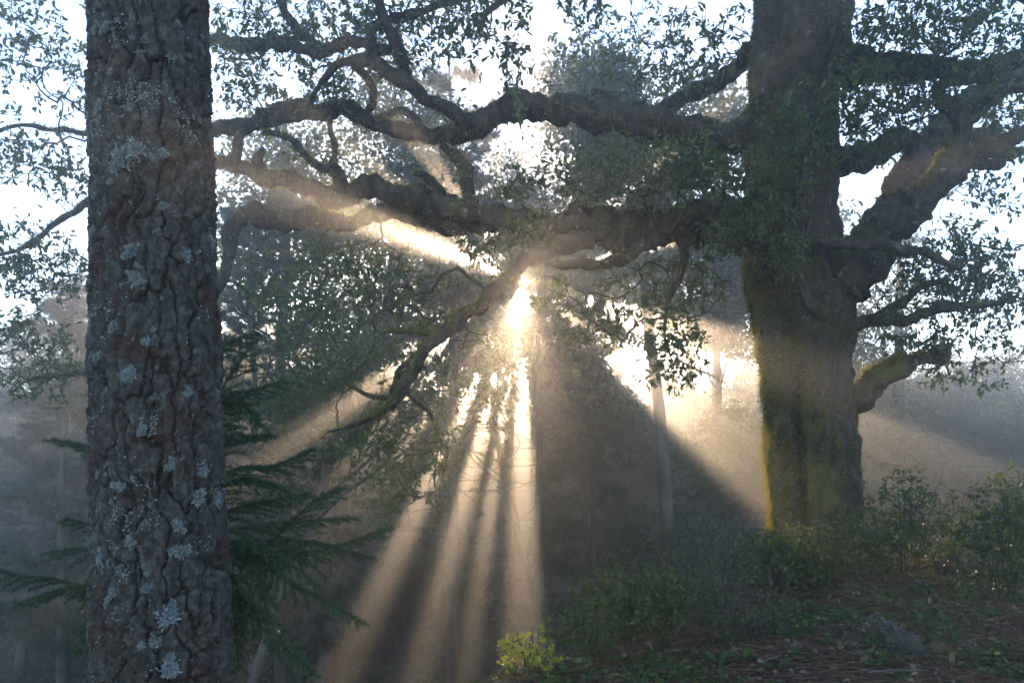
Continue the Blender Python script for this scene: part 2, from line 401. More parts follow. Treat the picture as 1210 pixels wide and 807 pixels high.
OAK = thing('oak_tree', (3.3, 11, gz(3.3, 11)), 'huge mossy oak with thick twisting boughs standing on the bank', 'tree')
sk = Skel(90000)
TR = [(966, 730, 11, 73.6), (965, 700, 11, 66.2), (964, 670, 11, 58.9), (961, 630, 11, 53.4), (959, 580, 11, 51.5), (957, 530, 11, 50.6), (954, 480, 11, 49.7),
      (950, 430, 11, 50.6), (946, 390, 11, 52.4), (944, 350, 11, 55.2), (937, 310, 11, 53.4), (931, 260, 11, 49.7), (930, 200, 11, 48.8), (934, 130, 11.05, 49.7),
      (941, 60, 11.1, 51.5), (946, 0, 11.2, 52.4), (950, -80, 11.3, 47.8), (955, -200, 11.4, 40.5), (940, -330, 11.6, 31.3), (930, -430, 11.7, 16.6)]
BOUGHS = [
 # upper left bough and its forks
 [(925, 150, 11.1, 26.4), (880, 158, 11.0, 22), (840, 152, 10.9, 18.5), (800, 150, 10.8, 16.7), (760, 150, 10.7, 15.8), (720, 142, 10.7, 15.8), (680, 131, 10.7, 15.8), (640, 124, 10.7, 15), (605, 130, 10.7, 14.1), (570, 146, 10.8, 11.4), (540, 157, 10.9, 9.7), (505, 164, 11, 8.8), (470, 156, 11.1, 8.8), (440, 141, 11.2, 8.8), (410, 132, 11.3, 9.7), (370, 134, 11.4, 10.6), (330, 138, 11.5, 11.4), (290, 146, 11.5, 9.7), (250, 152, 11.6, 7.9), (190, 158, 11.7, 5.3), (110, 160, 11.7, 3.5), (40, 150, 11.6, 2.6), (-40, 165, 11.5, 1.8)],
 [(585, 138, 10.7, 11.4), (555, 140, 10.6, 8.8), (525, 134, 10.5, 7.9), (503, 122, 10.4, 7.9), (490, 103, 10.3, 7.9), (472, 88, 10.3, 7.9), (450, 78, 10.3, 7.9), (425, 72, 10.3, 7), (400, 78, 10.4, 5.3), (385, 92, 10.5, 4.4), (373, 108, 10.6, 3.5), (362, 126, 10.8, 3.5)],
 [(480, 92, 10.3, 7), (474, 70, 10.2, 7), (466, 45, 10.1, 6.2), (452, 22, 10.0, 5.3), (445, -10, 9.9, 4.4), (430, -60, 9.8, 3.5)],
 [(445, 80, 10.3, 7), (440, 55, 10.4, 7), (446, 35, 10.4, 6.2), (470, 25, 10.4, 5.3), (500, 14, 10.3, 5.3), (530, 4, 10.2, 4.4), (570, -8, 10.1, 3.5)],
 [(415, 74, 10.4, 4.4), (430, 88, 10.5, 4.4), (441, 103, 10.6, 4.4), (444, 118, 10.8, 4.4), (436, 130, 11, 4.4)],
 # upper far limbs, top left
 [(460, 60, 10.2, 5.3), (420, 48, 10.5, 6.2), (380, 62, 10.9, 7), (340, 55, 11.3, 7.9), (300, 52, 11.6, 7.9), (262, 50, 11.9, 7), (200, 30, 12.2, 4.4), (120, 10, 12.4, 2.6)],
 [(380, 60, 10.9, 5.3), (350, 30, 11, 5.3), (330, 5, 11, 4.4), (320, -40, 11, 3.5)],
 # middle great bough
 [(935, 268, 11.0, 31.7), (885, 270, 10.9, 26.4), (850, 266, 10.8, 24.6), (805, 263, 10.6, 22.9), (760, 263, 10.5, 22), (715, 264, 10.5, 21.1), (680, 268, 10.5, 19.4), (640, 263, 10.5, 15.8), (600, 257, 10.6, 14.1), (560, 255, 10.7, 13.2), (520, 247, 10.8, 12.3), (480, 237, 10.9, 11.4), (440, 231, 11, 11.4), (400, 233, 11.1, 11.4), (370, 229, 11.2, 10.6), (340, 216, 11.3, 9.7), (312, 205, 11.4, 9.7), (285, 199, 11.5, 7.9), (250, 196, 11.6, 7), (180, 205, 11.7, 5.3), (100, 245, 11.6, 4.4), (30, 290, 11.4, 2.6), (-40, 310, 11.3, 1.8)],
 [(620, 262, 10.6, 12.3), (575, 268, 10.8, 11.4), (530, 266, 11, 10.6), (480, 259, 11.2, 9.7), (430, 258, 11.3, 9.7), (380, 259, 11.4, 9.7), (330, 262, 11.5, 10.6), (292, 264, 11.6, 12.3), (273, 276, 11.6, 10.6), (267, 300, 11.6, 7.9), (262, 330, 11.6, 6.2), (240, 370, 11.6, 4.4), (190, 420, 11.6, 3.5), (110, 440, 11.6, 2.6), (30, 450, 11.4, 1.8)],
 # drooping bough under the sun
 [(770, 272, 10.5, 15), (730, 276, 10.4, 13.2), (690, 281, 10.2, 11.4), (652, 294, 10.1, 10.6), (620, 313, 10.0, 9.7), (590, 338, 9.9, 8.8), (562, 359, 9.8, 8.8), (538, 380, 9.8, 8.8), (515, 398, 9.7, 7.9), (497, 416, 9.7, 7.9), (486, 436, 9.6, 7), (477, 456, 9.6, 7), (462, 477, 9.5, 5.3), (438, 492, 9.5, 4.4), (410, 504, 9.4, 2.6), (385, 512, 9.4, 1.3)],
 [(500, 412, 9.7, 5.3), (478, 432, 9.75, 5.3), (468, 452, 9.7, 5.3), (460, 476, 9.6, 4.4)],
 [(790, 275, 10.6, 10.6), (762, 288, 10.4, 8.8), (735, 304, 10.3, 7), (705, 315, 10.2, 6.2), (676, 316, 10.1, 5.3), (655, 312, 10.1, 4.4), (636, 308, 10, 3.5)],
 [(476, 458, 9.6, 3), (492, 476, 9.7, 2.6), (509, 490, 9.8, 2.3), (517, 512, 9.8, 1.8), (529, 530, 9.9, 1.2), (524, 560, 9.9, 0.7)],
 [(520, 395, 9.7, 4.4), (500, 392, 9.8, 4.4), (478, 390, 9.9, 3.5), (455, 393, 10, 2.2)],
 [(470, 470, 9.55, 3.5), (450, 470, 9.6, 3.5), (432, 466, 9.7, 2.6), (410, 452, 9.8, 1.8)],
 # props between the two great boughs
 [(560, 250, 10.75, 9.7), (556, 225, 10.75, 8.8), (548, 203, 10.8, 7.9), (536, 184, 10.85, 7), (524, 172, 10.9, 5.3)],
 [(535, 247, 10.8, 5.3), (522, 230, 10.75, 6.2), (512, 214, 10.7, 6.2), (500, 207, 10.65, 4.4), (490, 205, 10.6, 2.6)],
 [(405, 232, 11.1, 6.2), (404, 214, 11, 7), (400, 198, 11, 6.2), (385, 200, 11, 5.3), (365, 190, 11, 4.4), (350, 172, 11.1, 4.4), (330, 160, 11.2, 3.5), (312, 156, 11.3, 2.6)],
 [(390, 200, 11, 4.4), (397, 180, 11.1, 4.4), (392, 160, 11.2, 3.5), (388, 142, 11.3, 3.5)],
 [(290, 148, 11.5, 7), (283, 168, 11.4, 6.2), (280, 188, 11.4, 4.4), (278, 206, 11.4, 2.6)],
 [(312, 206, 11.4, 6.2), (304, 190, 11.3, 5.3), (310, 176, 11.2, 3.5)],
 [(445, 142, 11.2, 4.4), (470, 130, 11.6, 4.4), (490, 138, 11.8, 4.4), (500, 155, 12, 3.5)],
 # right crown limbs
 [(965, 378, 11, 27), (990, 340, 10.9, 26), (1018, 305, 10.8, 25), (1050, 262, 10.7, 22), (1085, 230, 10.5, 21.1), (1118, 208, 10.4, 17.6), (1150, 180, 10.3, 12.3), (1180, 163, 10.2, 10.6), (1215, 150, 10.1, 9.7), (1290, 140, 10, 7.9), (1380, 120, 10, 4.4)],
 [(975, 360, 11.3, 25), (1010, 310, 11.6, 22), (1045, 255, 11.9, 20), (1080, 205, 12.2, 19), (1110, 160, 12.5, 17), (1150, 120, 12.8, 18.5), (1210, 90, 13, 14.1), (1300, 60, 13.2, 7)],
 [(1135, 195, 10.4, 10.6), (1128, 172, 10.4, 12.3), (1135, 150, 10.35, 10.6), (1120, 130, 10.3, 11.4), (1107, 115, 10.3, 9.7), (1112, 98, 10.3, 6.2), (1135, 92, 10.3, 4.4), (1165, 93, 10.3, 4.4), (1210, 92, 10.2, 3.5)],
 [(1128, 145, 10.35, 6.2), (1150, 130, 10.3, 5.3), (1180, 112, 10.2, 4.4), (1215, 105, 10.1, 3.5), (1260, 80, 10, 1.8)],
 [(1140, 190, 10.4, 7.9), (1165, 195, 10.6, 7), (1190, 185, 10.8, 6.2), (1230, 178, 11, 4.4), (1300, 180, 11, 2.6)],
 [(955, 70, 11.1, 26.4), (1010, 78, 11, 21.1), (1060, 76, 10.9, 17.6), (1110, 84, 10.8, 15), (1160, 78, 10.7, 12.3), (1215, 70, 10.6, 9.7), (1300, 50, 10.4, 6.2)],
 [(960, 205, 11.5, 17.6), (1010, 186, 11.9, 14.1), (1060, 176, 12.3, 12.3), (1110, 165, 12.7, 9.7), (1180, 150, 13, 6.2)],
 [(940, -20, 11.2, 20), (900, 40, 11.9, 13), (860, 85, 12.5, 10), (810, 112, 12.9, 8), (760, 130, 13, 8.8), (700, 110, 13.3, 5.3)],
 [(985, -60, 11.2, 19.4), (1050, -60, 10.6, 15.8), (1130, -30, 10.2, 12.3), (1200, 0, 10, 8.8), (1260, 5, 9.8, 4.4)],
 [(925, -60, 11.2, 22), (840, -70, 10.8, 17.6), (740, -50, 10.4, 13.2), (650, -30, 10, 8.8), (590, 0, 9.7, 4.4), (560, 30, 9.6, 1.8)],
 # low right limbs
 [(985, 400, 11, 12.3), (1010, 385, 10.9, 7.9), (1040, 378, 10.8, 7), (1075, 374, 10.7, 6.2), (1110, 366, 10.6, 6.2), (1150, 362, 10.5, 4.4), (1200, 355, 10.4, 2.6)],
 [(1015, 386, 10.9, 5.3), (1040, 370, 11.1, 5.3), (1070, 352, 11.3, 5.3), (1090, 338, 11.4, 4.4), (1120, 330, 11.5, 2.6)],
 [(990, 478, 11, 22.9), (1015, 470, 10.9, 16.7), (1032, 456, 10.8, 15), (1050, 442, 10.75, 14.1), (1066, 434, 10.7, 12.3), (1082, 430, 10.7, 7.9), (1098, 428, 10.7, 7.9), (1110, 424, 10.7, 10.6), (1118, 416, 10.7, 7)],
 # limb crossing in front of the trunk
 [(860, 272, 10.6, 7), (900, 278, 10.3, 7), (950, 284, 10.25, 6.2), (1000, 288, 10.2, 7), (1040, 287, 10.2, 7), (1070, 296, 10.1, 6.2), (1100, 304, 10.1, 5.3), (1135, 318, 10, 3.5)],
 [(945, 330, 10.45, 5.3), (952, 350, 10.4, 6.2), (962, 366, 10.4, 7), (980, 372, 10.4, 8.8)],
 # short drooping piece between sun and trunk
 [(805, 280, 10.6, 7.9), (808, 300, 10.6, 6.2), (803, 325, 10.6, 4.4), (794, 345, 10.6, 3.5), (788, 368, 10.6, 2.6), (786, 400, 10.6, 1.8), (795, 430, 10.6, 0.9)],
]
tc = limb(TR, .03)
ang = None
V, Fs, N = tube(tc, 160, .10, 2.2, 3.1, .05)
# buttress folds and a deep seam on the near left side
rel = V - np.interp(V[:, 2], tc[:, 2], tc[:, 0])[:, None] * [1, 0, 0] - np.interp(V[:, 2], tc[:, 2], tc[:, 1])[:, None] * [0, 1, 0]
th = np.arctan2(rel[:, 1], rel[:, 0]); hgt = V[:, 2] - OAK.location.z
fold = np.cos(th * 5 + 1.2 + .4 * np.sin(V[:, 2] * 1.3)) * .045 * (1.2 - .5 * sstep(0, 3, hgt)) + np.cos(th * 3 - .5) * .03
seam = -.16 * np.exp(-((th - (-2.05 + .05 * np.sin(V[:, 2] * 2))) / .10) ** 2) * (1 - sstep(1.6, 2.6, hgt))
ridge = -np.abs(fbm(np.c_[np.cos(th) * 7, np.sin(th) * 7, V[:, 2] * 1.9], 4)) * .055 + fbm(np.c_[np.cos(th) * 3, np.sin(th) * 3, V[:, 2] * 2.4 + 9], 3) * .035
knob = .10 * sum(np.exp(-(((th - a_ + np.pi) % (2 * np.pi) - np.pi) / .16) ** 2 - ((V[:, 2] - z_) / .13) ** 2) for a_, z_ in ((-1.2, 2.4), (-1.9, 3.3), (-.7, 3.0), (-1.5, 1.75), (-2.5, 2.6), (-1.0, 4.6), (-2.0, 5.2)))
dirv = unit(rel * [1, 1, 0]); V[:-2] += (dirv * (fold + seam + ridge + knob + .02)[:, None])[:-2]
part('trunk', V, Fs, MAT['oak_bark'], OAK, smooth=True)
fuzzP, fuzzN = [V[:-2][tc[:, 3].repeat(160) > 0]], [N]
sk.line(tc[::3, :3], tc[::3, 3])
for k, rows in enumerate(BOUGHS):
    c = limb(rows, .03)
    ramp_ = sstep(0, .35, np.arange(len(c)) * .03)[:, None]
    kink = np.stack([fbm(c[:, :3] * 2.6 + k * 5 + 40 * a, 3) for a in range(3)], 1)
    c[:, :3] += kink * np.clip(c[:, 3:4] * .9, .02, .085) * [.7, 1, 1.] * ramp_
    c[:, 3] *= 1 + .16 * fbm(np.c_[np.arange(len(c)) * .16, np.full(len(c), k * 7.), np.zeros(len(c))], 2)
    sd = 28 if c[0, 3] > .15 else (18 if c[0, 3] > .06 else 12)
    V, Fs, N = tube(c, sd, .3, 8, k * 3.7, .12)
    part('bough', V, Fs, MAT['oak_bark'], OAK, smooth=True)
    fuzzP.append(V[:-2]); fuzzN.append(N)
    q = c[::4]; sk.line(q[2:, :3], np.maximum(q[2:, 3], .004))

# twigs and leaves: photo column, row, distance, half width, half height, half depth (m), shoots
LEAFY = [(330, 40, 11.5, 90, 60, 1.2, 190), (450, 30, 10.5, 100, 60, 1.0, 260), (560, 18, 10, 70, 40, .8, 130), (290, 100, 11.5, 50, 40, .8, 80), (380, 105, 11, 50, 30, .6, 60),
         (606, 60, 9.6, 22, 40, .3, 24), (610, 120, 9.5, 12, 40, .2, 8), (690, 5, 9.5, 40, 18, .4, 30), (600, 108, 10.6, 12, 10, .2, 10), (455, 140, 11, 16, 12, .2, 16),
         (650, 222, 10.2, 70, 30, .5, 150), (760, 205, 9.9, 85, 42, .6, 210), (840, 195, 9.8, 45, 50, .5, 110), (620, 275, 10.2, 40, 16, .3, 40), (890, 235, 9.9, 40, 40, .4, 90),
         (930, 165, 9.8, 60, 95, .5, 150), (930, 300, 10.0, 24, 26, .25, 60), (875, 280, 9.9, 50, 26, .35, 90),
         (1060, 40, 10.4, 95, 65, 1.2, 300), (1150, 55, 10, 80, 70, 1.2, 280), (1010, 115, 9.9, 45, 50, .5, 130), (1060, 130, 10.3, 60, 25, .5, 80), (1180, 150, 10.5, 50, 50, .8, 110), (1030, 170, 11.2, 40, 25, .5, 60),
         (1120, 325, 11, 75, 55, .9, 300), (1180, 350, 11, 60, 65, .9, 190), (1090, 405, 10.9, 60, 22, .5, 70), (1160, 235, 12, 55, 40, 1, 60), (1180, 430, 12, 40, 35, .8, 40), (1110, 440, 10.8, 30, 20, .3, 20),
         (470, 350, 10.6, 60, 50, .8, 90), (400, 420, 11.5, 80, 75, 1, 130), (420, 300, 11, 80, 35, .8, 110), (480, 560, 10, 45, 55, .5, 80), (525, 520, 10, 25, 60, .4, 50), (455, 620, 9.9, 16, 40, .25, 26), (430, 520, 10, 50, 30, .5, 50),
         (570, 430, 11.5, 60, 50, .7, 70), (560, 300, 11, 60, 35, .6, 90), (330, 350, 11.5, 60, 50, .9, 90), (350, 470, 11.5, 60, 50, .9, 90),
         (760, 345, 11.5, 70, 40, .7, 90), (790, 420, 10.6, 45, 60, .6, 100), (700, 385, 11.5, 50, 40, .7, 80), (655, 345, 11, 30, 25, .4, 24), (820, 330, 11, 40, 50, .6, 70),
         (740, 70, 13, 110, 70, 1.2, 220), (830, 60, 12, 60, 50, .9, 120),
         (50, 60, 11, 60, 70, 1, 130), (55, 190, 11.4, 60, 55, .9, 120), (40, 310, 11, 65, 45, .9, 180), (50, 430, 11.2, 65, 55, 1, 130), (10, 380, 11, 40, 40, .8, 60),
         (900, -120, 11, 160, 70, 1.4, 120), (1100, -120, 10.5, 160, 70, 1.4, 120), (650, -90, 10.5, 160, 50, 1.2, 100), (400, -80, 10.5, 150, 40, 1.2, 80)]
A = []
for a, b_, d, rx, ry, rd, n in LEAFY:
    q = rng.normal(size=(n, 3)); q = unit(q) * rng.random((n, 1)) ** .45
    dd = d + q[:, 2] * rd; px = a + q[:, 0] * rx; py = b_ + q[:, 1] * ry
    A.append(np.stack([(px - 605) / F * d, dd, EYE + (HORIZON - py) / F * d], 1))
A = np.vstack(A); A = A[~gap(A, 1.0, True)]
bare = sk.P[rng.choice(sk.n, 1500)]; bare = bare + unit(rng.normal(size=bare.shape) + [0, -.2, .25]) * rng.uniform(.12, .55, (len(bare), 1))
bare = bare[(bare[:, 2] > 2.2) & (np.hypot(bare[:, 0] - 3.2, bare[:, 1] - 11) > .75)]
sk.grow(bare, .05, .45, .0); tips = sk.grow(A, .07, .4, .08)
r = sk.radii(.0028, 2.3, .04)
V, Q = sk.twig_mesh(r, 4)
part('twigs', V, [Q], MAT['twig'], OAK, smooth=True, kind='stuff')
tp = sk.P[tips]; td = unit(tp - sk.P[sk.par[tips]])
free = np.where((sk.fixed[:sk.n] == 0) & (sk.par[:sk.n] >= 0) & (r < .008))[0]
K = 7
P = np.repeat(tp, K, 0) + rng.normal(0, .022, (len(tp) * K, 3)); D = np.repeat(td, K, 0) * .7 + rng.normal(0, .75, P.shape)
ex = rng.choice(free, min(len(free), 9000)); P = np.vstack([P, sk.P[ex] + rng.normal(0, .01, (len(ex), 3))]); D = np.vstack([D, rng.normal(0, 1, (len(ex), 3))])
D[:, 2] -= .15; Nn = rng.normal(0, .55, P.shape) + [0, -.1, 1]
keep = ~gap(P, 1.0, True); P, D, Nn = P[keep], D[keep], Nn[keep]
L = rng.uniform(.04, .095, len(P))
# the 300 leaves that show largest are objects of their own
scr = L / P[:, 1]; px = 605 + P[:, 0] / P[:, 1] * F; py = HORIZON - (P[:, 2] - EYE) / P[:, 1] * F
vis = (px > 0) & (px < 1210) & (py > 0) & (py < 800); vis &= ~((px > 95) & (px < 285))
big = np.argsort(-scr * vis)[:300]; rest = np.ones(len(P), bool); rest[big] = False
V, Fc, R = leaves(P[rest], D[rest], Nn[rest], L[rest], .21, True)
part('foliage', V, [Fc], MAT['oak_leaf'], OAK, R, kind='stuff')

def leaf_objects(name, P, D, N, L, mat, parent, w=.21, variants=4):
    mes = []
    for k in range(variants):
        V, Fc, R = leaves(np.zeros((1, 3)), np.array([[0, 1., 0]]), np.array([[0, 0, 1.]]), 1.0, w * (1 + .12 * (k - 1.5)), True, .15 + .1 * k)
        me = make_mesh(name, V, [Fc], np.full(len(V), (k + .5) / variants)); me.materials.append(mat); mes.append(me)
    D = unit(D); Sd = unit(np.cross(D, N)); Nn = np.cross(Sd, D); o0 = np.array(parent.location)
    for k in range(len(P)):
        o = link(name, mes[k % variants], parent); Lk = L[k]
        M = Matrix([[*(Vector((Sd[k][i] * Lk, D[k][i] * Lk, Nn[k][i] * Lk))), P[k][i] - o0[i]] for i in range(3)] + [[0, 0, 0, 1]])
        o.matrix_local = M
leaf_objects('leaf', P[big], D[big], Nn[big], L[big], MAT['oak_leaf'], OAK)

# moss fringe on trunk and boughs, partly brightened as a painted sun rim
P = np.vstack(fuzzP); N = np.vstack(fuzzN)
cl = fbm(P * 3.3, 3) + .25 * N[:, 2] - .25 * N[:, 0]; pick = np.where(cl > .02)[0]
pick = rng.choice(pick, 105000); N0 = N[pick]; Q0 = P[pick] + np.cross(N0, rng.normal(0, .022, (len(pick), 3)))
V, Fc, R = blades(Q0 - N0 * .004 + rng.normal(0, .012, Q0.shape), N0 * .7 + rng.normal(0, .45, Q0.shape) + [0, 0, -.35], rng.uniform(.015, .06, len(Q0)), .005)
P = fuzzP[0]; N = fuzzN[0]; pk = np.where((N[:, 0] < -.35) & (P[:, 2] < 4.5) & (fbm(P * 4, 3) > -.35))[0]; pk = rng.choice(pk, 22000); N0 = N[pk]; Q0 = P[pk] + np.cross(N0, rng.normal(0, .035, (len(pk), 3)))
w2 = blades(Q0 - N0 * .004 + rng.normal(0, .012, Q0.shape), N0 * .9 + rng.normal(0, .45, Q0.shape) + [0, 0, -.25], rng.uniform(.02, .075, len(Q0)), .006)
w2 = (w2[0], w2[1], np.clip(w2[2] * .4 + .6, 0, 1)); stub = fuzzP[35]; sN = fuzzN[35]; pk = np.where(sN[:, 2] > .2)[0]; pk = rng.choice(pk, 5000); Q0 = stub[pk]; N0 = sN[pk]  # extra moss on the trunk's left, tinted brighter to paint in rim light
w3 = blades(Q0 + rng.normal(0, .01, Q0.shape), N0 + rng.normal(0, .45, Q0.shape), rng.uniform(.015, .05, len(Q0)), .005); w3 = (w3[0], w3[1], np.clip(w3[2] * .3 + .7, 0, 1))  # moss on the stub's top, rim light put into its brighter colour
V, Fc, R = merge((V, Fc, R), w2, w3)
part('moss', V, [Fc], MAT['moss'], OAK, R, kind='stuff')

# ------------------------------------------------------------------ trees in the mist
def tag_tree(name, x, y, label, group):
    return thing(name, (x, y, gz(x, y)), label, 'tree', group)

def broad_tree(px, d, ytop, ybot, hw, tips_n=330, per=26, label='', base=None, dens_leaf=.125):
    global rng; rng = np.random.default_rng(int(px * 31 + d * 7))
    base = px if base is None else base; lean = (px - base) / F * d; x = (base - 605) / F * d; o = tag_tree('broadleaf_tree', x, d, label, 'broadleaf trees in the mist')
    top = EYE + (HORIZON - ytop) / F * d; bot = EYE + (HORIZON - ybot) / F * d; zg = o.location.z
    top = min(top, 13.4); rx = hw / F * d; rz = (top - bot) / 2; zc = (top + bot) / 2; ry = max(1.8, rx * .75)
    s = Skel(12000); r0 = .07 + .009 * (top - zg)
    zt = np.linspace(zg - .3, zc + rz * .5, 9); t = np.linspace(0, 1, 9)
    tr = np.c_[x + lean * t + rng.normal(0, .10, 9) * t, d + rng.normal(0, .12, 9) * t, zt, r0 * (1 - .75 * t) + .05 * r0 * (t == 0) * 6]
    tr = spline(tr, .25); V, Fs, N = tube(tr, 10, .12, 3, px)
    part('trunk', V, Fs, MAT['far_bark'], o, smooth=True)
    s.line(tr[:, :3], tr[:, 3]); allV, allQ, ob = [], [], 0
    # the crown is a handful of clumps
    nb = 9; cb = unit(rng.normal(size=(nb, 3))) * rng.uniform(.35, .8, (nb, 1)) * [rx, ry, rz] + [x + lean, d, zc]
    rb = rng.uniform(.32, .5, nb)
    for k in range(nb):
        j = np.argmin(np.abs(tr[:, 2] - (cb[k, 2] - rz * .45))); p0 = tr[j, :3]
        mid = p0 * .5 + cb[k] * .5 + rng.normal(0, .25, 3) + [0, 0, -.2]
        c = spline(np.array([[*p0, tr[j, 3] * .55], [*mid, tr[j, 3] * .35], [*cb[k], .03]]), .2)
        V, Fs, N = tube(c, 6, .15, 4, k + px); part('limb', V, Fs, MAT['far_bark'], o, smooth=True)
        s.line(c[:, :3], c[:, 3])
    w = rng.integers(0, nb, tips_n); q = unit(rng.normal(size=(tips_n, 3))) * rng.random((tips_n, 1)) ** .4
    A = cb[w] + q * np.c_[rx * rb[w], ry * rb[w], rz * rb[w]] * 1.15
    A = A[(A[:, 2] > terrain(A[:, 0], A[:, 1]) + .2) & (A[:, 2] < 13.6)]
    tips = s.grow(A, .28, .4, .05); r = s.radii(.006, 2.3, .06); V, Q = s.twig_mesh(r, 3)
    part('twigs', V, [Q], MAT['far_bark'], o, kind='stuff')
    per = int(per * 2.4); tp = s.P[tips]; n = len(tp) * per; P = np.repeat(tp, per, 0) + rng.normal(0, 1, (n, 3)) * [.3, .3, .22]
    P = P[~gap(P)]; P = P[P[:, 2] < 13.9]
    D = rng.normal(size=P.shape) + [0, 0, -.2]; Nn = rng.normal(0, .7, P.shape) + [0, 0, 1]
    V, Fc, R = leaves(P, D, Nn, rng.uniform(.7, 1.35, len(P)) * dens_leaf, .36)
    part('foliage', V, [Fc], MAT['far_leaf'], o, R, kind='stuff')
    return o

def pine_tree(px, d, ytop, label, first=2.0, blen=2.6, tufts=True, rad=.16, lean=0., dense=1., droop=.25, dead=6):
    global rng; rng = np.random.default_rng(int(px * 37 + d * 11))
    x = (px - 605) / F * d; o = tag_tree('pine_tree', x, d, label, 'pines in the mist')
    zg = o.location.z; top = min(EYE + (HORIZON - ytop) / F * d, 13.6); H = top - zg; t = np.linspace(0, 1, 8)
    tr = spline(np.c_[x + lean * t + rng.normal(0, .05, 8) * t, d + rng.normal(0, .05, 8) * t, zg - .3 + (H + .3) * t, rad * (1 - .9 * t) + .01], .3)
    V, Fs, N = tube(tr, 10, .08, 3, px); part('trunk', V, Fs, MAT['far_bark'], o, smooth=True)
    Aa, Bb, Ra, Rb, TP, TD = [], [], [], [], [], []
    z = zg + .8
    while z < top - .2:
        f = (z - zg) / H; live = z > zg + first; nb = rng.integers(3, 6) if live else rng.integers(1, 3)
        cx = np.interp(z, tr[:, 2], tr[:, 0]); cyy = np.interp(z, tr[:, 2], tr[:, 1]); a0 = rng.random() * 6.28
        for k in range(nb):
            a = a0 + k * 6.28 / nb + rng.normal(0, .25); ln = blen * (1.05 - f) ** .7 * rng.uniform(.35, 1.15) * (1 if live else rng.uniform(.15, .7)); zb = z + rng.normal(0, .22); dr = droop + rng.normal(0, .22)
            n = max(4, int(ln / .25)); tt = np.linspace(0, 1, n + 1); dirv = np.array([math.cos(a), math.sin(a), 0])
            side = np.array([-dirv[1], dirv[0], 0]); bend = rng.normal(0, .15)
            pts = np.array([cx, cyy, zb]) + dirv * (ln * tt)[:, None] + side * (bend * ln * tt ** 2)[:, None]
            pts[:, 2] += ln * (-dr * tt + .28 * tt ** 2.2 * (1 if live else -.5)); pts += np.cumsum(rng.normal(0, .05, pts.shape), 0) * tt[:, None]
            rr = .028 * (1 - .85 * tt) * (ln / 2.5 + .3)
            Aa.append(pts[:-1]); Bb.append(pts[1:]); Ra.append(rr[:-1]); Rb.append(rr[1:])
            for i in range(1, n + 1):
                for sgn in (-1, 1):
                    if rng.random() < (.85 if live else .5) and tt[i] > .2:
                        sl = ln * .42 * (1.1 - tt[i]) * rng.uniform(.5, 1.2) + .1; sd = unit(dirv * .8 + side * sgn * rng.uniform(.5, 1.) + [0, 0, rng.normal(.1, .2)])
                        e = pts[i] + sd * sl; Aa.append(pts[i][None]); Bb.append(e[None]); Ra.append(np.array([.009])); Rb.append(np.array([.004]))
                        if live:
                            TP.append(e); TD.append(sd)
                            if sl > .35: TP.append(pts[i] + sd * sl * .55); TD.append(sd)
            if live: TP.append(pts[-1]); TD.append(dirv)
        z += rng.uniform(.35, .65) if live else rng.uniform(.5, 1.0)
    A = np.vstack(Aa); B = np.vstack(Bb); ra = np.concatenate(Ra)[:, None]; rb = np.concatenate(Rb)[:, None]
    V, Q = prisms(A, B, ra, rb, 3); part('branches', V, [Q], MAT['far_bark'], o, kind='stuff')
    TP = np.array(TP); TD = np.array(TD); keep = ~gap(TP); TP, TD = TP[keep], TD[keep]; m = int(60 * dense)
    P = np.repeat(TP, m, 0) - np.repeat(TD, m, 0) * rng.random((len(TP) * m, 1)) * .16; D = np.repeat(TD, m, 0) * .8 + rng.normal(0, .55, P.shape) + [0, 0, .1]
    k2 = ~gap(P + unit(D) * .1, .9); P, D = P[k2], D[k2]
    V, Fc, R = blades(P, D, rng.uniform(.16, .30, len(P)), .014); part('needles', V, [Fc], MAT['far_needle'], o, R, kind='stuff')
    return o

broad_tree(745, 24, -30, 300, 150, 420, 26, 'pale leafy tree behind the upper oak bough', base=795)
broad_tree(440, 19, 290, 620, 125, 330, 13, 'leafy tree in blue mist below the drooping oak bough', base=240, dens_leaf=.10)
broad_tree(335, 23, 40, 340, 95, 260, 14, 'faint tall tree behind the oak boughs beside the rough pine trunk')
broad_tree(850, 30, 230, 500, 90, 300, 24, 'leafy tree in golden mist left of the oak trunk')
broad_tree(960, 34, 110, 540, 150, 380, 24, 'tall crown behind the oak trunk')
broad_tree(610, 46, 330, 590, 140, 380, 26, 'far tree straight below the sun', base=705, dens_leaf=.17)
broad_tree(395, 47, 400, 650, 150, 300, 24, 'far tree low in the valley mist', dens_leaf=.17)
broad_tree(775, 43, 380, 600, 120, 330, 26, 'far tree on the dark slope right of the light shafts', dens_leaf=.17)
broad_tree(215, 40, 290, 650, 110, 240, 24, 'far tree hidden mostly by the rough pine trunk', dens_leaf=.17)
broad_tree(600, 33, 190, 420, 110, 420, 26, 'leafy crown that the sun breaks through', base=715)
broad_tree(690, 28, 340, 590, 95, 330, 15, 'dark leafy tree just below and right of the sun')
broad_tree(510, 25, 60, 330, 100, 320, 16, 'faint crown between the two great oak boughs', base=330, dens_leaf=.12)
broad_tree(1150, 36, 470, 560, 110, 220, 22, 'low tree on the hillside behind the mossy oak stub', dens_leaf=.12)
broad_tree(470, 29, 200, 480, 120, 420, 26, 'hazy crown behind the left half of the drooping bough', base=375)
broad_tree(730, 36, 150, 430, 120, 420, 26, 'hazy crown right above the sun glow', dens_leaf=.14)
broad_tree(560, 27, 330, 560, 80, 300, 26, 'leafy tree with bright sky gaps left of the dark straight pine', base=655)
broad_tree(850, 45, 330, 600, 130, 330, 26, 'far tree at the top of the dark slope', dens_leaf=.17)
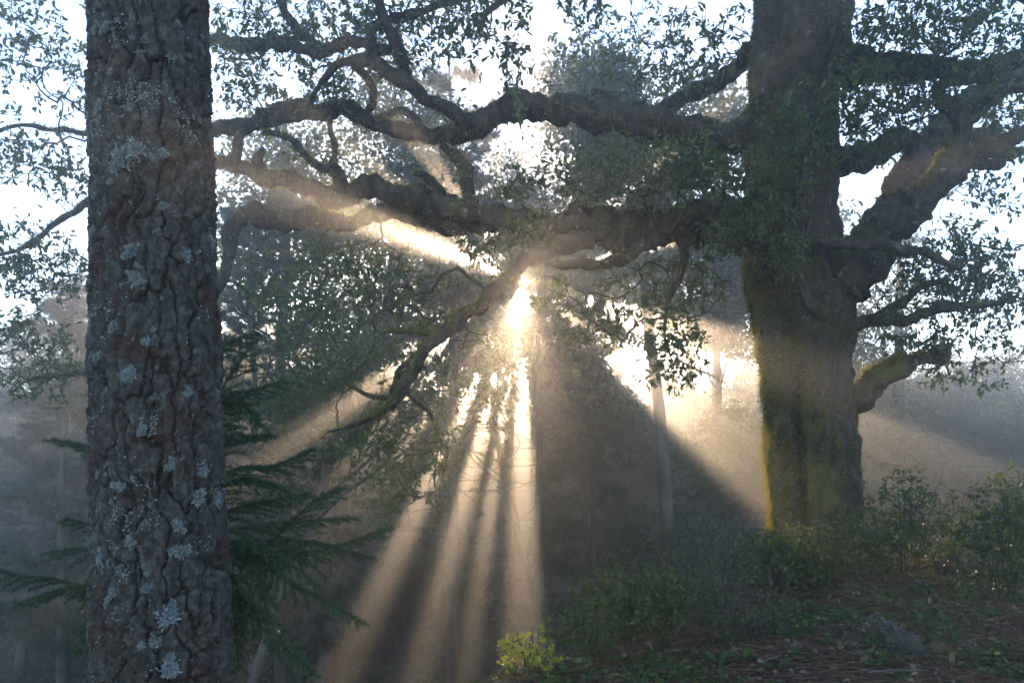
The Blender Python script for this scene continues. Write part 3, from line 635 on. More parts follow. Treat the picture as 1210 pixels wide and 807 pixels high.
broad_tree(620, 55, 420, 600, 200, 420, 26, 'farthest trees edge under the sun', base=735, dens_leaf=.2)
broad_tree(330, 50, 330, 640, 140, 330, 26, 'far dim tree in the valley left of the drooping bough', dens_leaf=.2)
broad_tree(270, 37, 330, 640, 90, 300, 26, 'dim tree right behind the rough pine trunk and the spruce', dens_leaf=.15)
broad_tree(40, 46, 330, 600, 90, 260, 22, 'far rounded tree on the ridge left of the rough pine trunk', dens_leaf=.18)
broad_tree(130, 52, 350, 600, 90, 220, 22, 'far tree on the ridge half hidden by the rough pine trunk', dens_leaf=.19)
pine_tree(637, 25, 250, 'dark straight pine below the sun', 2.5, 2.3, rad=.15, dense=1.2)
pine_tree(700, 27, 330, 'slim pine with bare lower twigs on the dark slope', 3.5, 1.8, rad=.09)
pine_tree(606, 34, 300, 'thin pine in the glow left of the dark straight pine', 5, 2.0, rad=.08)
pine_tree(772, 37, 150, 'pale pine trunk right of the sun', 7, 2.4, rad=.20)
pine_tree(815, 39, 140, 'pale pine between the sun and the oak trunk', 7, 2.2, rad=.2)
pine_tree(846, 36, 160, 'pale pine close to the oak trunk', 8, 2.2, rad=.18)
pine_tree(1062, 35, 200, 'pale pine behind the right oak limbs', 8, 2.0, rad=.24)
pine_tree(535, 25, 60, 'feathery pine between the upper oak boughs', 5, 3.0, rad=.18)
pine_tree(300, 22, 250, 'feathery pine with long slanting branches beside the rough pine trunk', 2, 3.6, rad=.15, droop=-.35)
pine_tree(75, 24, 330, 'misty pine with a grey trunk left of the rough pine trunk', 2.5, 2.6, rad=.17)
pine_tree(20, 30, 300, 'faint leaning pine at the valley edge', 3, 3.0, rad=.17, lean=2.0)
pine_tree(160, 33, 280, 'faint pine mostly behind the rough pine trunk', 4, 3.0, rad=.2)

rng = np.random.default_rng(99)
# ------------------------------------------------------------------ the rough pine in front
PX, PY = at(186, 600, 3.9)[:2]
PINE = thing('pine_tree', (PX, PY, gz(PX, PY)), 'rough pine trunk crusted with blue grey lichen, nearest tree on the slope', 'tree')
def pine_axis(z):
    f = (z - EYE) / 3.9 * F; py = HORIZON - f
    cx = np.interp(py, [-3000, 0, 300, 600, 807, 1400], [150, 176, 182, 188, 192, 200]); hw = np.interp(py, [-3000, 0, 300, 600, 807, 1100], [42, 68, 71.5, 75.5, 78, 88])
    return (cx - 605) / F * 3.9, hw * 3.9 / F
def bark_height(th, z):
    """plates of pine bark; 0 in the furrows, about 1 on the plates"""
    p = np.c_[np.cos(th) * .26, np.sin(th) * .26, z]
    wa = fbm(p * 8, 5) * .55; wz = fbm(p * 7 + 31, 5) * .5
    def cells(n, hz, warp, jit=.85, off=0):
        u = th / (2 * np.pi) * n + warp * wa; v = z / hz + warp * wz; iu = np.floor(u); iv = np.floor(v)
        f1 = np.full(len(u), 9.); f2 = f1.copy(); cid = np.zeros(len(u))
        for a in (-1, 0, 1):
            for b_ in (-1, 0, 1):
                cu, cv = iu + a, iv + b_; cm = np.mod(cu, n); k = np.full(len(u), off)
                qx = cu + .5 + jit * (_h(cm, cv, k) - .5); qy = cv + .5 + jit * (_h(cm, cv, k + 7) - .5)
                d = np.hypot(u - qx, (v - qy)); near_ = d < f1
                f2 = np.where(near_, f1, np.minimum(f2, d)); cid = np.where(near_, _h(cm, cv, k + 3), cid); f1 = np.where(near_, d, f1)
        return f2 - f1, cid
    e1, c1 = cells(19, .36, .8, .9); e2, c2 = cells(38, .13, .8, .95, 50); e3, c3 = cells(90, .045, 1.2, .95, 90)
    big = sstep(.015, .15, e1); sub = sstep(.0, .09, e2); sc = sstep(0, .3, e3)
    ter = np.floor((fbm(p * np.array([26, 26, 7.]) + 7, 4) + 1.2) * 4) / 4 / 2
    h = big * (.45 + .28 * (c1 - .5) + .24 * sub + .22 * (c2 - .5) + .24 * (ter - .6)) + (.3 + .7 * big) * (.10 * sc + .12 * (c3 - .5))
    return h, np.clip(big * (.45 + .55 * sub), 0, 1)
zlo, zhi = gz(PX, PY) - .25, 4.15
nth, zs = 270, np.concatenate([np.arange(zlo, .55, .012), np.arange(.55, zhi, .006)])
TH, ZZ = np.meshgrid(np.linspace(0, 2 * np.pi, nth, endpoint=False), zs)
tf, zf = TH.ravel(), ZZ.ravel(); h, plate = bark_height(tf, zf); ax, rr = pine_axis(zf)
fl = fbm(np.c_[np.cos(tf) * 12, np.sin(tf) * 12, zf * 34], 4) * 1.5
R = rr * (1 + .02 * np.sin(tf * 2 + zf)) - .030 + h * .040 + fl * .0045
V = np.c_[ax + np.cos(tf) * R, PY + np.sin(tf) * R, zf]; nz = len(zs)
i, j = np.meshgrid(np.arange(nz - 1), np.arange(nth), indexing='ij'); j2 = (j + 1) % nth
Q = np.stack([i * nth + j, i * nth + j2, (i + 1) * nth + j2, (i + 1) * nth + j], -1).reshape(-1, 4)
part('trunk', V, [Q], MAT['pine_bark'], PINE, plate, smooth=True)
TRUNKV, TRUNKN = V, np.c_[np.cos(tf), np.sin(tf), zf * 0]
zz = np.linspace(zhi - .05, 13.6, 40); ax, rr = pine_axis(np.minimum(zz, 12)); rr = rr * np.clip((14.1 - zz) / 10, .06, 1) - .01
V, Fs, N = tube(np.c_[ax, zz * 0 + PY, zz, rr], 24, .08, 5, 2.); part('upper_trunk', V, Fs, MAT['pine_bark'], PINE, np.full(len(V), .8), smooth=True)
# the crown starts well above the picture
Aa, Bb, TP, TD = [], [], [], []
for z in np.arange(8.2, 13.4, .5):
    for k in range(5):
        a = rng.random() * 6.28; ln = (14.8 - z) * .42 * rng.uniform(.6, 1.1); dv = np.array([math.cos(a), math.sin(a), .1]); p0 = np.array([float(pine_axis(np.array([12.]))[0][0]), PY, z])
        for t in np.linspace(.25, 1, 6):
            e = p0 + dv * ln * t; Aa.append(p0 + dv * ln * (t - .2)); Bb.append(e)
            for sg in (-1, 1): TP.append(e + np.array([-dv[1], dv[0], 0]) * sg * .3 * (1.2 - t)); TD.append(dv + np.array([-dv[1], dv[0], 0]) * sg)
V, Q = prisms(np.array(Aa), np.array(Bb), np.full((len(Aa), 1), .025), np.full((len(Aa), 1), .018), 4); part('branches', V, [Q], MAT['far_bark'], PINE, kind='stuff')
TP, TD = np.array(TP), unit(np.array(TD)); P = np.repeat(TP, 40, 0); D = np.repeat(TD, 40, 0) + rng.normal(0, .7, P.shape)
V, Fc, R = blades(P, D, rng.uniform(.12, .25, len(P)), .006); part('needles', V, [Fc], MAT['far_needle'], PINE, R, kind='stuff')

# lichen tufts: small shrubby rosettes of curled lobes
tuft_me = []
for k in range(5):
    n = 130; a = rng.random(n) * 6.28; el = rng.uniform(.1, 1.3, n); D = np.c_[np.cos(a) * np.cos(el), np.sin(a) * np.cos(el), np.sin(el)]
    b0 = D * [1, 1, .3] * rng.uniform(0, .6, (n, 1)); V1 = leaves(b0, D + rng.normal(0, .3, D.shape), rng.normal(size=D.shape), rng.uniform(.25, .55, n), .20, False, .5)
    V2 = leaves(b0 + D * .3, D + rng.normal(0, .6, D.shape), rng.normal(size=D.shape), rng.uniform(.2, .4, n), .22, False, .5)
    V, Fc, R = merge(V1, V2); me = make_mesh('lichen_tuft', V, [Fc], R); me.materials.append(MAT['lichen']); tuft_me.append(me)
def tuft(p, n, s, parent):
    o = link('lichen_tuft', tuft_me[rng.integers(5)], parent); q = Vector(n).to_track_quat('Z', 'Y')
    M = Matrix.Translation(Vector(p - np.array(parent.location))) @ q.to_matrix().to_4x4() @ Matrix.Rotation(rng.random() * 6.28, 4, 'Z') @ Matrix.Diagonal((s * rng.uniform(.7, 1.3), s * rng.uniform(.7, 1.3), s * .7, 1))
    o.matrix_local = M
SPOTS = [(150, 185, 3.4), (165, 178, 2.6), (140, 195, 2.4), (192, 180, 2.2), (160, 295, 2.6), (215, 295, 2.2), (150, 125, 1.8), (200, 60, 1.6), (130, 30, 2.2), (175, 45, 2.0), (165, 330, 2.2), (135, 385, 2.4), (205, 540, 2.6), (185, 400, 2), (160, 440, 2.2),
         (228, 590, 2.6), (263, 590, 3.0), (210, 620, 2), (215, 652, 2.8), (200, 730, 2.8), (178, 695, 2), (190, 755, 2.4), (140, 700, 1.8), (120, 660, 2.0), (205, 790, 2.6), (160, 640, 1.6), (240, 30, 1.6), (245, 190, 2.0), (250, 270, 2.0), (115, 270, 2.2), (115, 120, 2.2), (112, 420, 1.8), (118, 560, 1.8), (218, 460, 1.6), (232, 555, 1.8), (195, 240, 1.7), (225, 120, 1.5), (172, 510, 1.6), (150, 575, 1.5), (210, 15, 2)]
for a, b_, s in SPOTS:
    for q in range(3):
        aa, bb = a + rng.normal(0, 7) * (q > 0), b_ + rng.normal(0, 9) * (q > 0); z = at(aa, bb, 3.66)[2]; x0, r0 = pine_axis(np.array([z])); x = (aa - 605) / F * 3.7
        c = np.clip((x - x0[0]) / r0[0], -.97, .97); t = -math.acos(c); n = np.array([math.cos(t), math.sin(t), .0])
        hh = bark_height(np.array([t % (2 * np.pi)]), np.array([z]))[0][0]
        tuft(np.array([x0[0], PY, z]) + n * (r0[0] - .028 + .040 * hh), n + [0, 0, .15], s / 70 * (1 if q == 0 else rng.uniform(.45, .8)), PINE)
for k in range(45):
    t = rng.uniform(0, 2 * math.pi); z = rng.uniform(.5, 4); x0, r0 = pine_axis(np.array([z])); n = np.array([math.cos(t), math.sin(t), 0.]); hh = bark_height(np.array([t]), np.array([z]))[0][0]
    tuft(np.array([x0[0], PY, z]) + n * (r0[0] - .028 + .040 * hh), n, rng.uniform(.008, .019), PINE)
# thin crust of lichen flakes all over the bark
side = rng.random(len(TRUNKV)); cl = fbm(TRUNKV * 9, 3) - .25 * TRUNKN[:, 0]; w = np.clip(cl - .3, 0, None) ** 1.2; pick = rng.choice(len(TRUNKV), 12000, p=w / w.sum())
P = TRUNKV[pick]; N0 = TRUNKN[pick]; D = rng.normal(size=P.shape); D = D - N0 * np.sum(D * N0, 1, keepdims=True) + N0 * rng.uniform(.0, 1.2, (len(P), 1))
V, Fc, R = leaves(P - N0 * .001, D, N0 + rng.normal(0, .4, P.shape), rng.uniform(.004, .011, len(P)), .4, False, .3); part('lichen_crust', V, [Fc], MAT['lichen'], PINE, R, kind='stuff')

# ------------------------------------------------------------------ spruce sapling behind the pine
SX, SY = at(196, 600, 4.75)[:2]
SPR = thing('spruce_sapling', (SX, SY, gz(SX, SY)), 'young dark green spruce with drooping branches behind the rough pine trunk', 'tree')
st = np.array([[SX, SY, gz(SX, SY) - .1, .035], [SX + .01, SY, 1., .028], [SX, SY + .02, 2., .018], [SX - .01, SY, 2.75, .006]])
V, Fs, N = tube(spline(st, .06), 10, .1, 20, 5.); part('trunk', V, Fs, MAT['twig'], SPR, smooth=True)
BR = [[(205, 560, 4.75), (240, 430, 4.7), (262, 409, 4.6), (305, 393, 4.5)], [(205, 600, 4.75), (262, 462, 4.6), (280, 435, 4.55), (294, 409, 4.5)], [(205, 580, 4.75), (262, 478, 4.6), (300, 462, 4.5), (336, 450, 4.45)],
      [(205, 560, 4.75), (266, 470, 4.6), (290, 482, 4.5), (306, 503, 4.4)], [(205, 600, 4.75), (268, 522, 4.6), (295, 516, 4.5), (318, 514, 4.45)],
      [(205, 620, 4.75), (272, 558, 4.6), (325, 550, 4.5), (372, 530, 4.4)], [(205, 640, 4.75), (275, 602, 4.6), (320, 592, 4.5), (366, 584, 4.4)], [(205, 640, 4.75), (272, 570, 4.5), (320, 572, 4.35), (352, 590, 4.25)],
      [(205, 660, 4.75), (276, 645, 4.6), (315, 641, 4.5), (342, 618, 4.4), (375, 590, 4.3), (406, 576, 4.2)], [(205, 660, 4.75), (300, 650, 4.5), (360, 652, 4.35), (410, 642, 4.2), (458, 624, 4.1)],
      [(205, 640, 4.75), (290, 652, 4.5), (340, 688, 4.3), (385, 708, 4.2), (426, 735, 4.1)], [(205, 670, 4.75), (280, 650, 4.4), (310, 700, 4.25), (322, 765, 4.2)], [(205, 690, 4.75), (270, 680, 4.45), (288, 740, 4.35)],
      [(205, 690, 4.75), (275, 700, 4.4), (330, 755, 4.25), (368, 792, 4.15)], [(205, 700, 4.75), (268, 710, 4.4), (283, 790, 4.3)], [(205, 650, 4.75), (300, 640, 4.6), (370, 640, 4.6), (440, 660, 4.5)],
      [(205, 640, 4.75), (300, 620, 4.8), (360, 615, 4.9), (420, 612, 4.9)], [(205, 700, 4.75), (300, 720, 4.6), (340, 770, 4.5), (350, 815, 4.5)], [(205, 655, 4.75), (290, 640, 4.3), (345, 668, 4.15), (372, 690, 4.1)],
      [(200, 660, 4.75), (110, 690, 4.6), (60, 683, 4.55), (20, 680, 4.5), (-15, 668, 4.45)], [(200, 600, 4.75), (120, 535, 4.65), (62, 519, 4.6)], [(200, 630, 4.75), (120, 622, 4.65), (78, 613, 4.6)],
      [(200, 680, 4.75), (110, 690, 4.5), (60, 700, 4.4), (18, 714, 4.35)], [(200, 700, 4.75), (120, 720, 4.6), (92, 772, 4.5)], [(200, 660, 4.75), (115, 648, 4.7), (60, 652, 4.7)]]
for k, rows in enumerate(BR):
    c = spline(np.array([[*at(*q_), 0] for q_ in rows]), .025); n = len(c); t = np.linspace(0, 1, n); c[:, 3] = .007 * (1 - .8 * t) + .0012
    V, Fs, N = tube(c, 6, .1, 30, k); br = part('branch', V, Fs, MAT['twig'], SPR, smooth=True)
    T = unit(np.gradient(c[:, :3], axis=0)); seg = []
    for i in range(int(n * .28), n, 2):
        for sg in (-1, 1):
            sdv = unit(np.cross(T[i], [0, 0, 1])) * sg; ln = (.045 + .25 * (1 - t[i]) ** .8) * rng.uniform(.5, 1.15)
            dv = unit(T[i] * 1.0 + sdv * .8 + [0, 0, -.30 + rng.normal(0, .12)]); m = max(2, int(ln / .03)); q = c[i, :3].copy()
            for u in range(m):
                e = q + dv * ln / m; seg.append((q, e)); q = e; dv = unit(dv + [0, 0, -.07])
    seg = [(a, b_) for a, b_ in zip(c[int(n * .38):-1, :3], c[int(n * .38) + 1:, :3])] + seg
    A = np.array([s_[0] for s_ in seg]); B = np.array([s_[1] for s_ in seg])
    V, Q = prisms(A, B, np.full((len(A), 1), .0016), np.full((len(A), 1), .0014), 3)
    me = make_mesh('shoots', V - np.array(SPR.location), [Q]); me.materials.append(MAT['twig']); link('shoots', me, br, 'stuff')
    per = 32; tt = rng.random((len(A) * per, 1)); P = np.repeat(A, per, 0) * (1 - tt) + np.repeat(B, per, 0) * tt; ax = unit(np.repeat(B - A, per, 0)); rd = rng.normal(size=P.shape); rd = unit(rd - ax * np.sum(rd * ax, 1, keepdims=True))
    V, Fc, R = blades(P, ax * .75 + rd * .8 + [0, 0, .12], rng.uniform(.016, .027, len(P)), .0021)
    me = make_mesh('needles', V - np.array(SPR.location), [Fc], R); me.materials.append(MAT['needle']); link('needles', me, br, 'stuff')

# ------------------------------------------------------------------ shrubs
def shrub_mesh(h, rad, stems, tips_n, leaf, per, spread=.5, wob=.5, low=.15, twig_r=.0022):
    """a shrub round the origin -> stem mesh arrays and leaf arrays"""
    s = Skel(30000)
    for k in range(stems):
        a = rng.random() * 6.28; rr_ = rad * rng.uniform(.2, 1) * spread; t = np.linspace(0, 1, 9)[:, None]
        end = np.array([math.cos(a) * rr_ * 1.5, math.sin(a) * rr_ * 1.5, h * rng.uniform(.55, 1.0)]); st_ = np.array([math.cos(a) * rr_ * .25, math.sin(a) * rr_ * .25, -.06])
        p = st_ + (end - st_) * t + np.cumsum(rng.normal(0, .018 * h, (9, 3)), 0) * t; par = -1
        for q_ in p: par = s.add(q_, par)
    base_n = s.n
    q = unit(rng.normal(size=(tips_n, 3))) * rng.random((tips_n, 1)) ** .45; A = q * [rad, rad, h * .5] + [0, 0, h * .52]; A = A[A[:, 2] > low * h]
    tips = s.grow(A, .04 * max(1, h), wob, -.03); r = s.radii(twig_r, 2.4, .02)
    V, Q = s.twig_mesh(r, 4); hi = np.where((s.P[:s.n, 2] > low * h) & (s.par[:s.n] >= 0) & (r < twig_r * 3))[0]
    n = len(tips) * per; tp = np.concatenate([tips, rng.choice(hi, max(1, int(len(tips) * .6)))]); P = np.repeat(s.P[tp], per, 0) + rng.normal(0, leaf * .35, (len(tp) * per, 3))
    D = np.repeat(unit(s.P[tp] - s.P[s.par[tp]]), per, 0) * .5 + rng.normal(0, .8, P.shape); N = rng.normal(0, .5, P.shape) + [0, -.15, 1]
    return (V, Q), P, D, N, rng.uniform(.6, 1.3, len(P)) * leaf

def near_shrub(px, py, d, h, rad, stems, tips_n, leaf, per, label, mat='shrub_leaf', singles=0, twig='twig', name='shrub', w=.3, **kw):
    x, y = at(px, py, d)[:2]; z = gz(x, y); o = thing(name, (x, y, z), label, 'shrub', None)
    (V, Q), P, D, N, L = shrub_mesh(h, rad, stems, tips_n, leaf, per, **kw); base = np.array(o.location)
    part('stems', V + base, [Q], MAT[twig], o, smooth=True, kind='stuff')
    if len(P) and per > 0:
        big = np.argsort(-L + P[:, 1] * .01)[:singles]; rest = np.ones(len(P), bool); rest[big] = False
        V, Fc, R = leaves(P[rest] + base, D[rest], N[rest], L[rest], w, True); part('foliage', V, [Fc], MAT[mat], o, R, kind='stuff')
        if singles: leaf_objects('leaf', P[big] + base, D[big], N[big], L[big], MAT[mat], o, w)
    return o
near_shrub(745, 800, 7.0, .62, .42, 16, 260, .045, 4, 'green leafy bush with upright shoots at the bank edge right of the light shaft', singles=120)
near_shrub(800, 790, 7.4, .50, .40, 12, 150, .04, 3, 'thin leafy bush between the green upright bush and the bare twigs', singles=40)
near_shrub(690, 815, 6.6, .45, .28, 9, 90, .04, 4, 'small bush low on the bank edge beside the sunlit shaft', singles=30)
near_shrub(626, 850, 6.0, .27, .22, 9, 90, .036, 4, 'sunlit yellow green bush at the foot of the light shaft', 'yellow_leaf', singles=40)
near_shrub(850, 745, 8.3, .75, .55, 22, 240, .03, 1, 'dense bare brown twigs on the slope left of the oak base', 'scrub_leaf', wob=.8)
near_shrub(800, 760, 8.8, .7, .5, 18, 180, .03, 1, 'bare twig thicket lower on the slope behind the leafy bushes', 'scrub_leaf', wob=.8)
near_shrub(890, 775, 7.2, .55, .4, 14, 150, .03, 1, 'low bare twigs at the front of the bank slope', 'scrub_leaf', wob=.8)
near_shrub(905, 710, 9.4, .6, .42, 12, 200, .04, 4, 'leafy bush against the left foot of the oak', singles=60)
near_shrub(960, 715, 9.3, .62, .5, 16, 300, .045, 4, 'dense dark leafy bush in front of the oak trunk', singles=100)
near_shrub(1015, 705, 9.6, .75, .5, 16, 280, .045, 4, 'leafy bush against the right foot of the oak', singles=80)
near_shrub(1068, 705, 10.0, 1.15, .5, 14, 200, .05, 4, 'tall open bush with upright leafy sprigs right of the oak', singles=80)
near_shrub(1120, 700, 10.2, .85, .55, 12, 180, .05, 4, 'open bush with the mist glowing behind it between two taller bushes', singles=60)
near_shrub(1190, 700, 8.8, 1.25, .42, 16, 260, .055, 4, 'tall dark bush beside the sunlit fallen leaves', singles=100)
near_shrub(1235, 700, 9.2, 1.2, .5, 12, 200, .055, 4, 'tall bush beyond the dark bush on the right of the bank', singles=20)
near_shrub(1005, 815, 6.5, .62, .10, 1, 14, .035, 1, 'single dark bare sapling stem on the needle litter', 'scrub_leaf', spread=.25, twig_r=.003)
near_shrub(930, 770, 7.5, .35, .12, 3, 16, .03, 2, 'short seedling left of the bare sapling stem', spread=.4)
near_shrub(1150, 775, 7.4, .35, .14, 3, 18, .03, 2, 'short seedling right of the lichen covered stump', spread=.4)

# shrubs on the far slopes share four meshes
kinds = []
for h, rad, lf in ((1.5, 1.1, .09), (2.2, 1.4, .10), (1.1, 1.0, .08), (2.6, 1.5, .10)):
    (V, Q), P, D, N, L = shrub_mesh(h, rad, 14, 260, lf, 16, twig_r=.005)
    ms = make_mesh('stems', V, [Q]); ms.materials.append(MAT['far_bark']); P = P + rng.normal(0, .09, P.shape)
    V, Fc, R = leaves(P, D, N, L, .36); mf_ = make_mesh('foliage', V, [Fc], R); mf_.materials.append(MAT['far_leaf']); kinds.append((ms, mf_))
def far_shrub(x, y, k, sc, label, group):
    o = thing('hillside_shrub', (x, y, gz(x, y) - .1), label, 'shrub', group); o.rotation_euler.z = rng.random() * 6.28; o.scale = (sc, sc, sc * rng.uniform(.8, 1.15))
    link('stems', kinds[k][0], o, 'stuff'); link('foliage', kinds[k][1], o, 'stuff')
for px, py, d, k, sc, lb in [(742, 660, 20, 0, .9, 'round grey green bush on the dark slope'), (705, 735, 16, 2, .8, 'pale green low bush below the round grey green bush'), (868, 620, 17, 2, .55, 'small sunlit bush in the slanting light shaft left of the oak'), (800, 640, 23, 0, .8, 'dark bush on the slope right of the round grey green bush'),
                             (870, 690, 15, 2, .8, 'feathery bush below the slanting light shaft'), (1120, 600, 20, 2, 1.1, 'pale mounded bush glowing in the mist behind the bank'), (1030, 600, 24, 0, 1.1, 'bush in the tan mist just right of the oak trunk')]:
    x = (px - 605) / F * d; far_shrub(x, d, k, sc, lb, None)
n = 0
while n < 95:
    d = rng.uniform(20, 56); px = rng.uniform(-60, 1300); x = (px - 605) / F * d
    z = gz(x, d); lim = EYE + d * S[2] / S[1]
    if 520 < px < 700 and d < 40: continue
    if px < 520 and d < 30: continue
    right = px > 880
    far_shrub(x, d, int(rng.integers(4)), rng.uniform(.8, 1.25), 'misty shrub on the wooded hillside behind the oak' if right else 'misty shrub on the far valley slope', 'shrubs on the right hillside' if right else 'shrubs on the far valley slope'); n += 1
for px in range(-90, 580, 26):
    d = rng.uniform(49, 53); far_shrub((px - 605) / F * d, d, int(rng.integers(4)), rng.uniform(.9, 1.7), 'misty shrub along the top of the far ridge', 'shrubs on the far ridge')
for px in range(900, 1310, 24):
    d = rng.uniform(46, 54); far_shrub((px - 605) / F * d, d, int(rng.integers(4)), rng.uniform(.8, 1.5), 'misty shrub along the top of the hill behind the mossy oak stub', 'shrubs on the hill top')
# low scrub that covers the slopes
n = 38000; d = rng.uniform(14, 38, n); px = rng.uniform(-150, 1350, n); x = (px - 605) / F * d; z = terrain(x, d); hgt = np.clip(fbm(np.c_[x, d, x * 0] * .7, 3) + .5, 0, None) * .55
P = np.c_[x, d, z + rng.random(n) * hgt]; V, Fc, R = leaves(P, rng.normal(size=P.shape) + [0, 0, .6], rng.normal(size=P.shape), rng.uniform(.10, .24, n), .3)
me = make_mesh('hillside_scrub', V, [Fc], R); me.materials.append(MAT['scrub_leaf']); link('hillside_scrub', me, None, 'stuff', 'low brown green scrub covering the misty slopes', 'scrub')

# ------------------------------------------------------------------ litter and herbs on the bank
def bank_points(n, d0=4.6, d1=12.4, x0=560, x1=1280):
    d = d0 + (d1 - d0) * rng.random(n) ** 1.1; px = rng.uniform(x0, x1, n); x = (px - 605) / F * d
    e = (x - (.23 + .567 * (d - 6))) * .87; k = e > -1.2 - .5 * rng.random(n)
    x, d = x[k], d[k]; return np.c_[x, d, terrain(x, d) + .03 * fbm(np.c_[x, d, x * 0] * 6, 3)]
P = bank_points(60000); a = rng.random(len(P)) * 6.28; D = np.c_[np.cos(a), np.sin(a), rng.normal(.03, .12, len(P))]
V, Fc, R = blades(P + np.c_[P[:, :2] * 0, rng.uniform(.004, .03, len(P))], D, rng.uniform(.09, .22, len(P)), .003)
me = make_mesh('needle_litter', V, [Fc], R); me.materials.append(MAT['dead_needle']); link('needle_litter', me, None, 'stuff', 'rust brown fallen pine needles covering the bank', 'litter')
P = bank_points(6500); D = rng.normal(size=P.shape) * [1, 1, .3]; V, Fc, R = leaves(P + [0, 0, .02] + rng.random((len(P), 1)) * [0, 0, .03], D, rng.normal(0, .45, P.shape) + [0, 0, 1], rng.uniform(.03, .075, len(P)), .28, True, .35)
me = make_mesh('leaf_litter', V, [Fc], R); me.materials.append(MAT['dead_leaf']); link('leaf_litter', me, None, 'stuff', 'small dead brown leaves scattered among the needles', 'litter')
P = bank_points(7000, 5, 12.4); cl = fbm(P * [1.6, 1.6, 0] + 5, 3); P = P[cl > .15]; P = np.repeat(P, 3, 0) + rng.normal(0, .035, (len(P) * 3, 3)) * [1, 1, .4]
D = rng.normal(size=P.shape) * [1, 1, .5] + [0, -.1, .35]; V, Fc, R = leaves(P + [0, 0, .04], D, rng.normal(0, .4, P.shape) + [0, -.2, 1], rng.uniform(.03, .07, len(P)), .27, True)
me = make_mesh('ground_herbs', V, [Fc], R); me.materials.append(MAT['shrub_leaf']); link('ground_herbs', me, None, 'stuff', 'low green herbs growing through the needle litter', 'herbs')
# broad leaved rosettes one can tell apart
rz = [(930, 755, 7.2), (1000, 735, 7.8), (1075, 735, 7.9), (1050, 700, 8.9), (1100, 700, 8.8), (1115, 745, 7.6), (945, 790, 6.6), (915, 800, 6.4), (985, 770, 7.0), (1180, 725, 8.0), (880, 795, 6.6), (1120, 770, 7.0), (850, 800, 6.6), (1040, 755, 7.3), (1090, 690, 9.2), (1160, 700, 8.8)]
for px, py, d in rz:
    x, y = at(px, py, d)[:2]; o = thing('broadleaf_herb', (x, y, gz(x, y)), 'low rosette of broad green leaves on the needle litter', 'herb', 'broad leaved herbs on the bank')
    k = 7; a = rng.random() * 6 + np.arange(k) * 6.28 / k + rng.normal(0, .2, k); D = np.c_[np.cos(a), np.sin(a), rng.uniform(.25, .9, k)]
    leaf_objects('leaf', np.array(o.location) + D * .02 + [0, 0, .02], D, np.tile([0, -.3, 1.], (k, 1)) + rng.normal(0, .2, (k, 3)), rng.uniform(.08, .15, k), MAT['shrub_leaf'], o, .19)
# fallen leaves one can pick out
fl_me = []
for k in range(4):
    V, Fc, R = leaves(np.zeros((1, 3)), np.array([[0, 1., 0]]), np.array([[0, 0, 1.]]), 1., .24, True, .2 + .12 * k); me = make_mesh('fallen_leaf', V, [Fc], np.full(len(V), [.35, .7, .9, 1.][k])); me.materials.append(MAT['dead_leaf']); fl_me.append(me)
P = bank_points(2500, 5.4, 9.5, 860, 1200); P = P[rng.choice(len(P), 70, replace=False)]
for k, p in enumerate(P):
    o = link('fallen_leaf', fl_me[k % 4], None, None, 'curled dry leaf lying on the pine needles', 'leaf', 'dry leaves on the bank'); s_ = rng.uniform(.06, .10)
    o.location = p + [0, 0, .035]; o.rotation_euler = (rng.normal(0, .35), rng.normal(0, .35), rng.random() * 6.28); o.scale = (s_, s_, s_)
P = np.c_[at(1130, 684, 10.6)[0] + rng.normal(0, .28, 60), 10.6 + rng.normal(0, .25, 60)]
for k, p in enumerate(P):
    o = link('fallen_leaf', fl_me[k % 4], None, None, 'sunlit golden dry leaf on the bank beside the tall dark bush', 'leaf', 'sunlit dry leaves'); s_ = rng.uniform(.06, .11)
    o.location = (p[0], p[1], gz(p[0], p[1]) + .05 + rng.random() * .04); o.rotation_euler = (rng.normal(0, .6), rng.normal(0, .6), rng.random() * 6.28); o.scale = (s_, s_, s_)
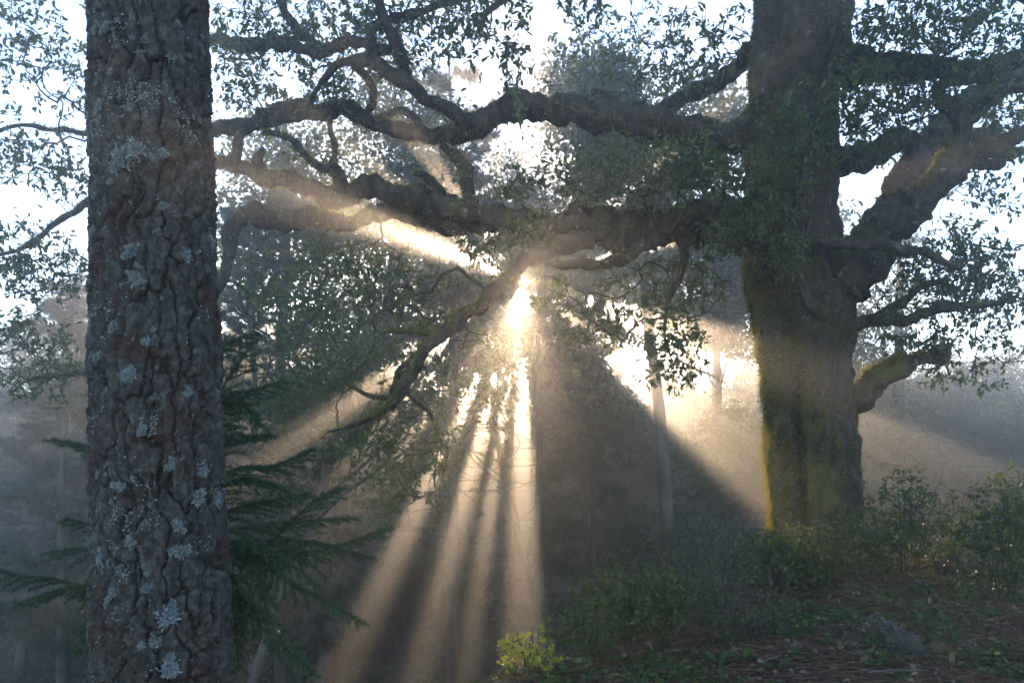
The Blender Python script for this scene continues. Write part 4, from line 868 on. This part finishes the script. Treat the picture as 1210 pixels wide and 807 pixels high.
# fallen sticks
P = bank_points(900, 5.6, 10.5, 800, 1200); P = P[rng.choice(len(P), 16, replace=False)]
for k, p in enumerate(P):
    a = rng.random() * 6.28; ln = rng.uniform(.25, .7); t = np.linspace(0, 1, 6)[:, None]; q = p + np.array([math.cos(a), math.sin(a), 0]) * ln * (t - .5) + np.cumsum(rng.normal(0, .015, (6, 3)), 0); q[:, 2] = terrain(q[:, 0], q[:, 1]) + .04 + rng.random() * .03
    c = spline(np.c_[q, np.linspace(.009, .003, 6)], .03); V, Fs, N = tube(c, 6, .2, 30, k); o = link('fallen_stick', None, None, None, 'thin broken stick lying on the needle litter', 'stick', 'sticks on the bank'); o.location = p
    part('stem', V, Fs, MAT['grey_twig'], o, smooth=True)
# lichen covered stump
x, y = at(1062, 790, 6.6)[:2]; o = thing('mossy_stump', (x, y, gz(x, y)), 'small broken stump covered in pale grey lichen on the bank', 'stump')
c = spline(np.array([[x + .10, y, gz(x, y) - .08, .12], [x + .05, y, gz(x, y) + .03, .11], [x - .04, y + .02, gz(x, y) + .12, .08], [x - .12, y + .02, gz(x, y) + .20, .045], [x - .16, y + .02, gz(x, y) + .27, .02]]), .012)
V, Fs, N = tube(c, 24, .35, 22, 4.); part('wood', V, Fs, MAT['twig'], o, smooth=True)
pk = rng.choice(len(N), 900); V, Fc, R = leaves(V[:-2][pk], N[pk] + rng.normal(0, .6, (900, 3)), rng.normal(size=(900, 3)), rng.uniform(.012, .03, 900), .2); part('lichen', V, [Fc], MAT['old_lichen'], o, R, kind='stuff')

# ------------------------------------------------------------------ the mist
hx, hy0, hy1, hz0, hz1 = 116., -40., 116., -9., 14.4
V = np.array([[x, y, z] for z in (hz0, hz1) for x, y in ((-hx, hy0), (hx, hy0), (hx, hy1), (-hx, hy1))])
me = make_mesh('haze', V, [np.array([[0, 3, 2, 1], [4, 5, 6, 7], [0, 1, 5, 4], [1, 2, 6, 5], [2, 3, 7, 6], [3, 0, 4, 7]])])
me.materials.append(MAT['haze_air']); link('haze', me, None, 'stuff', 'thin bright morning mist filling the wood', 'mist')
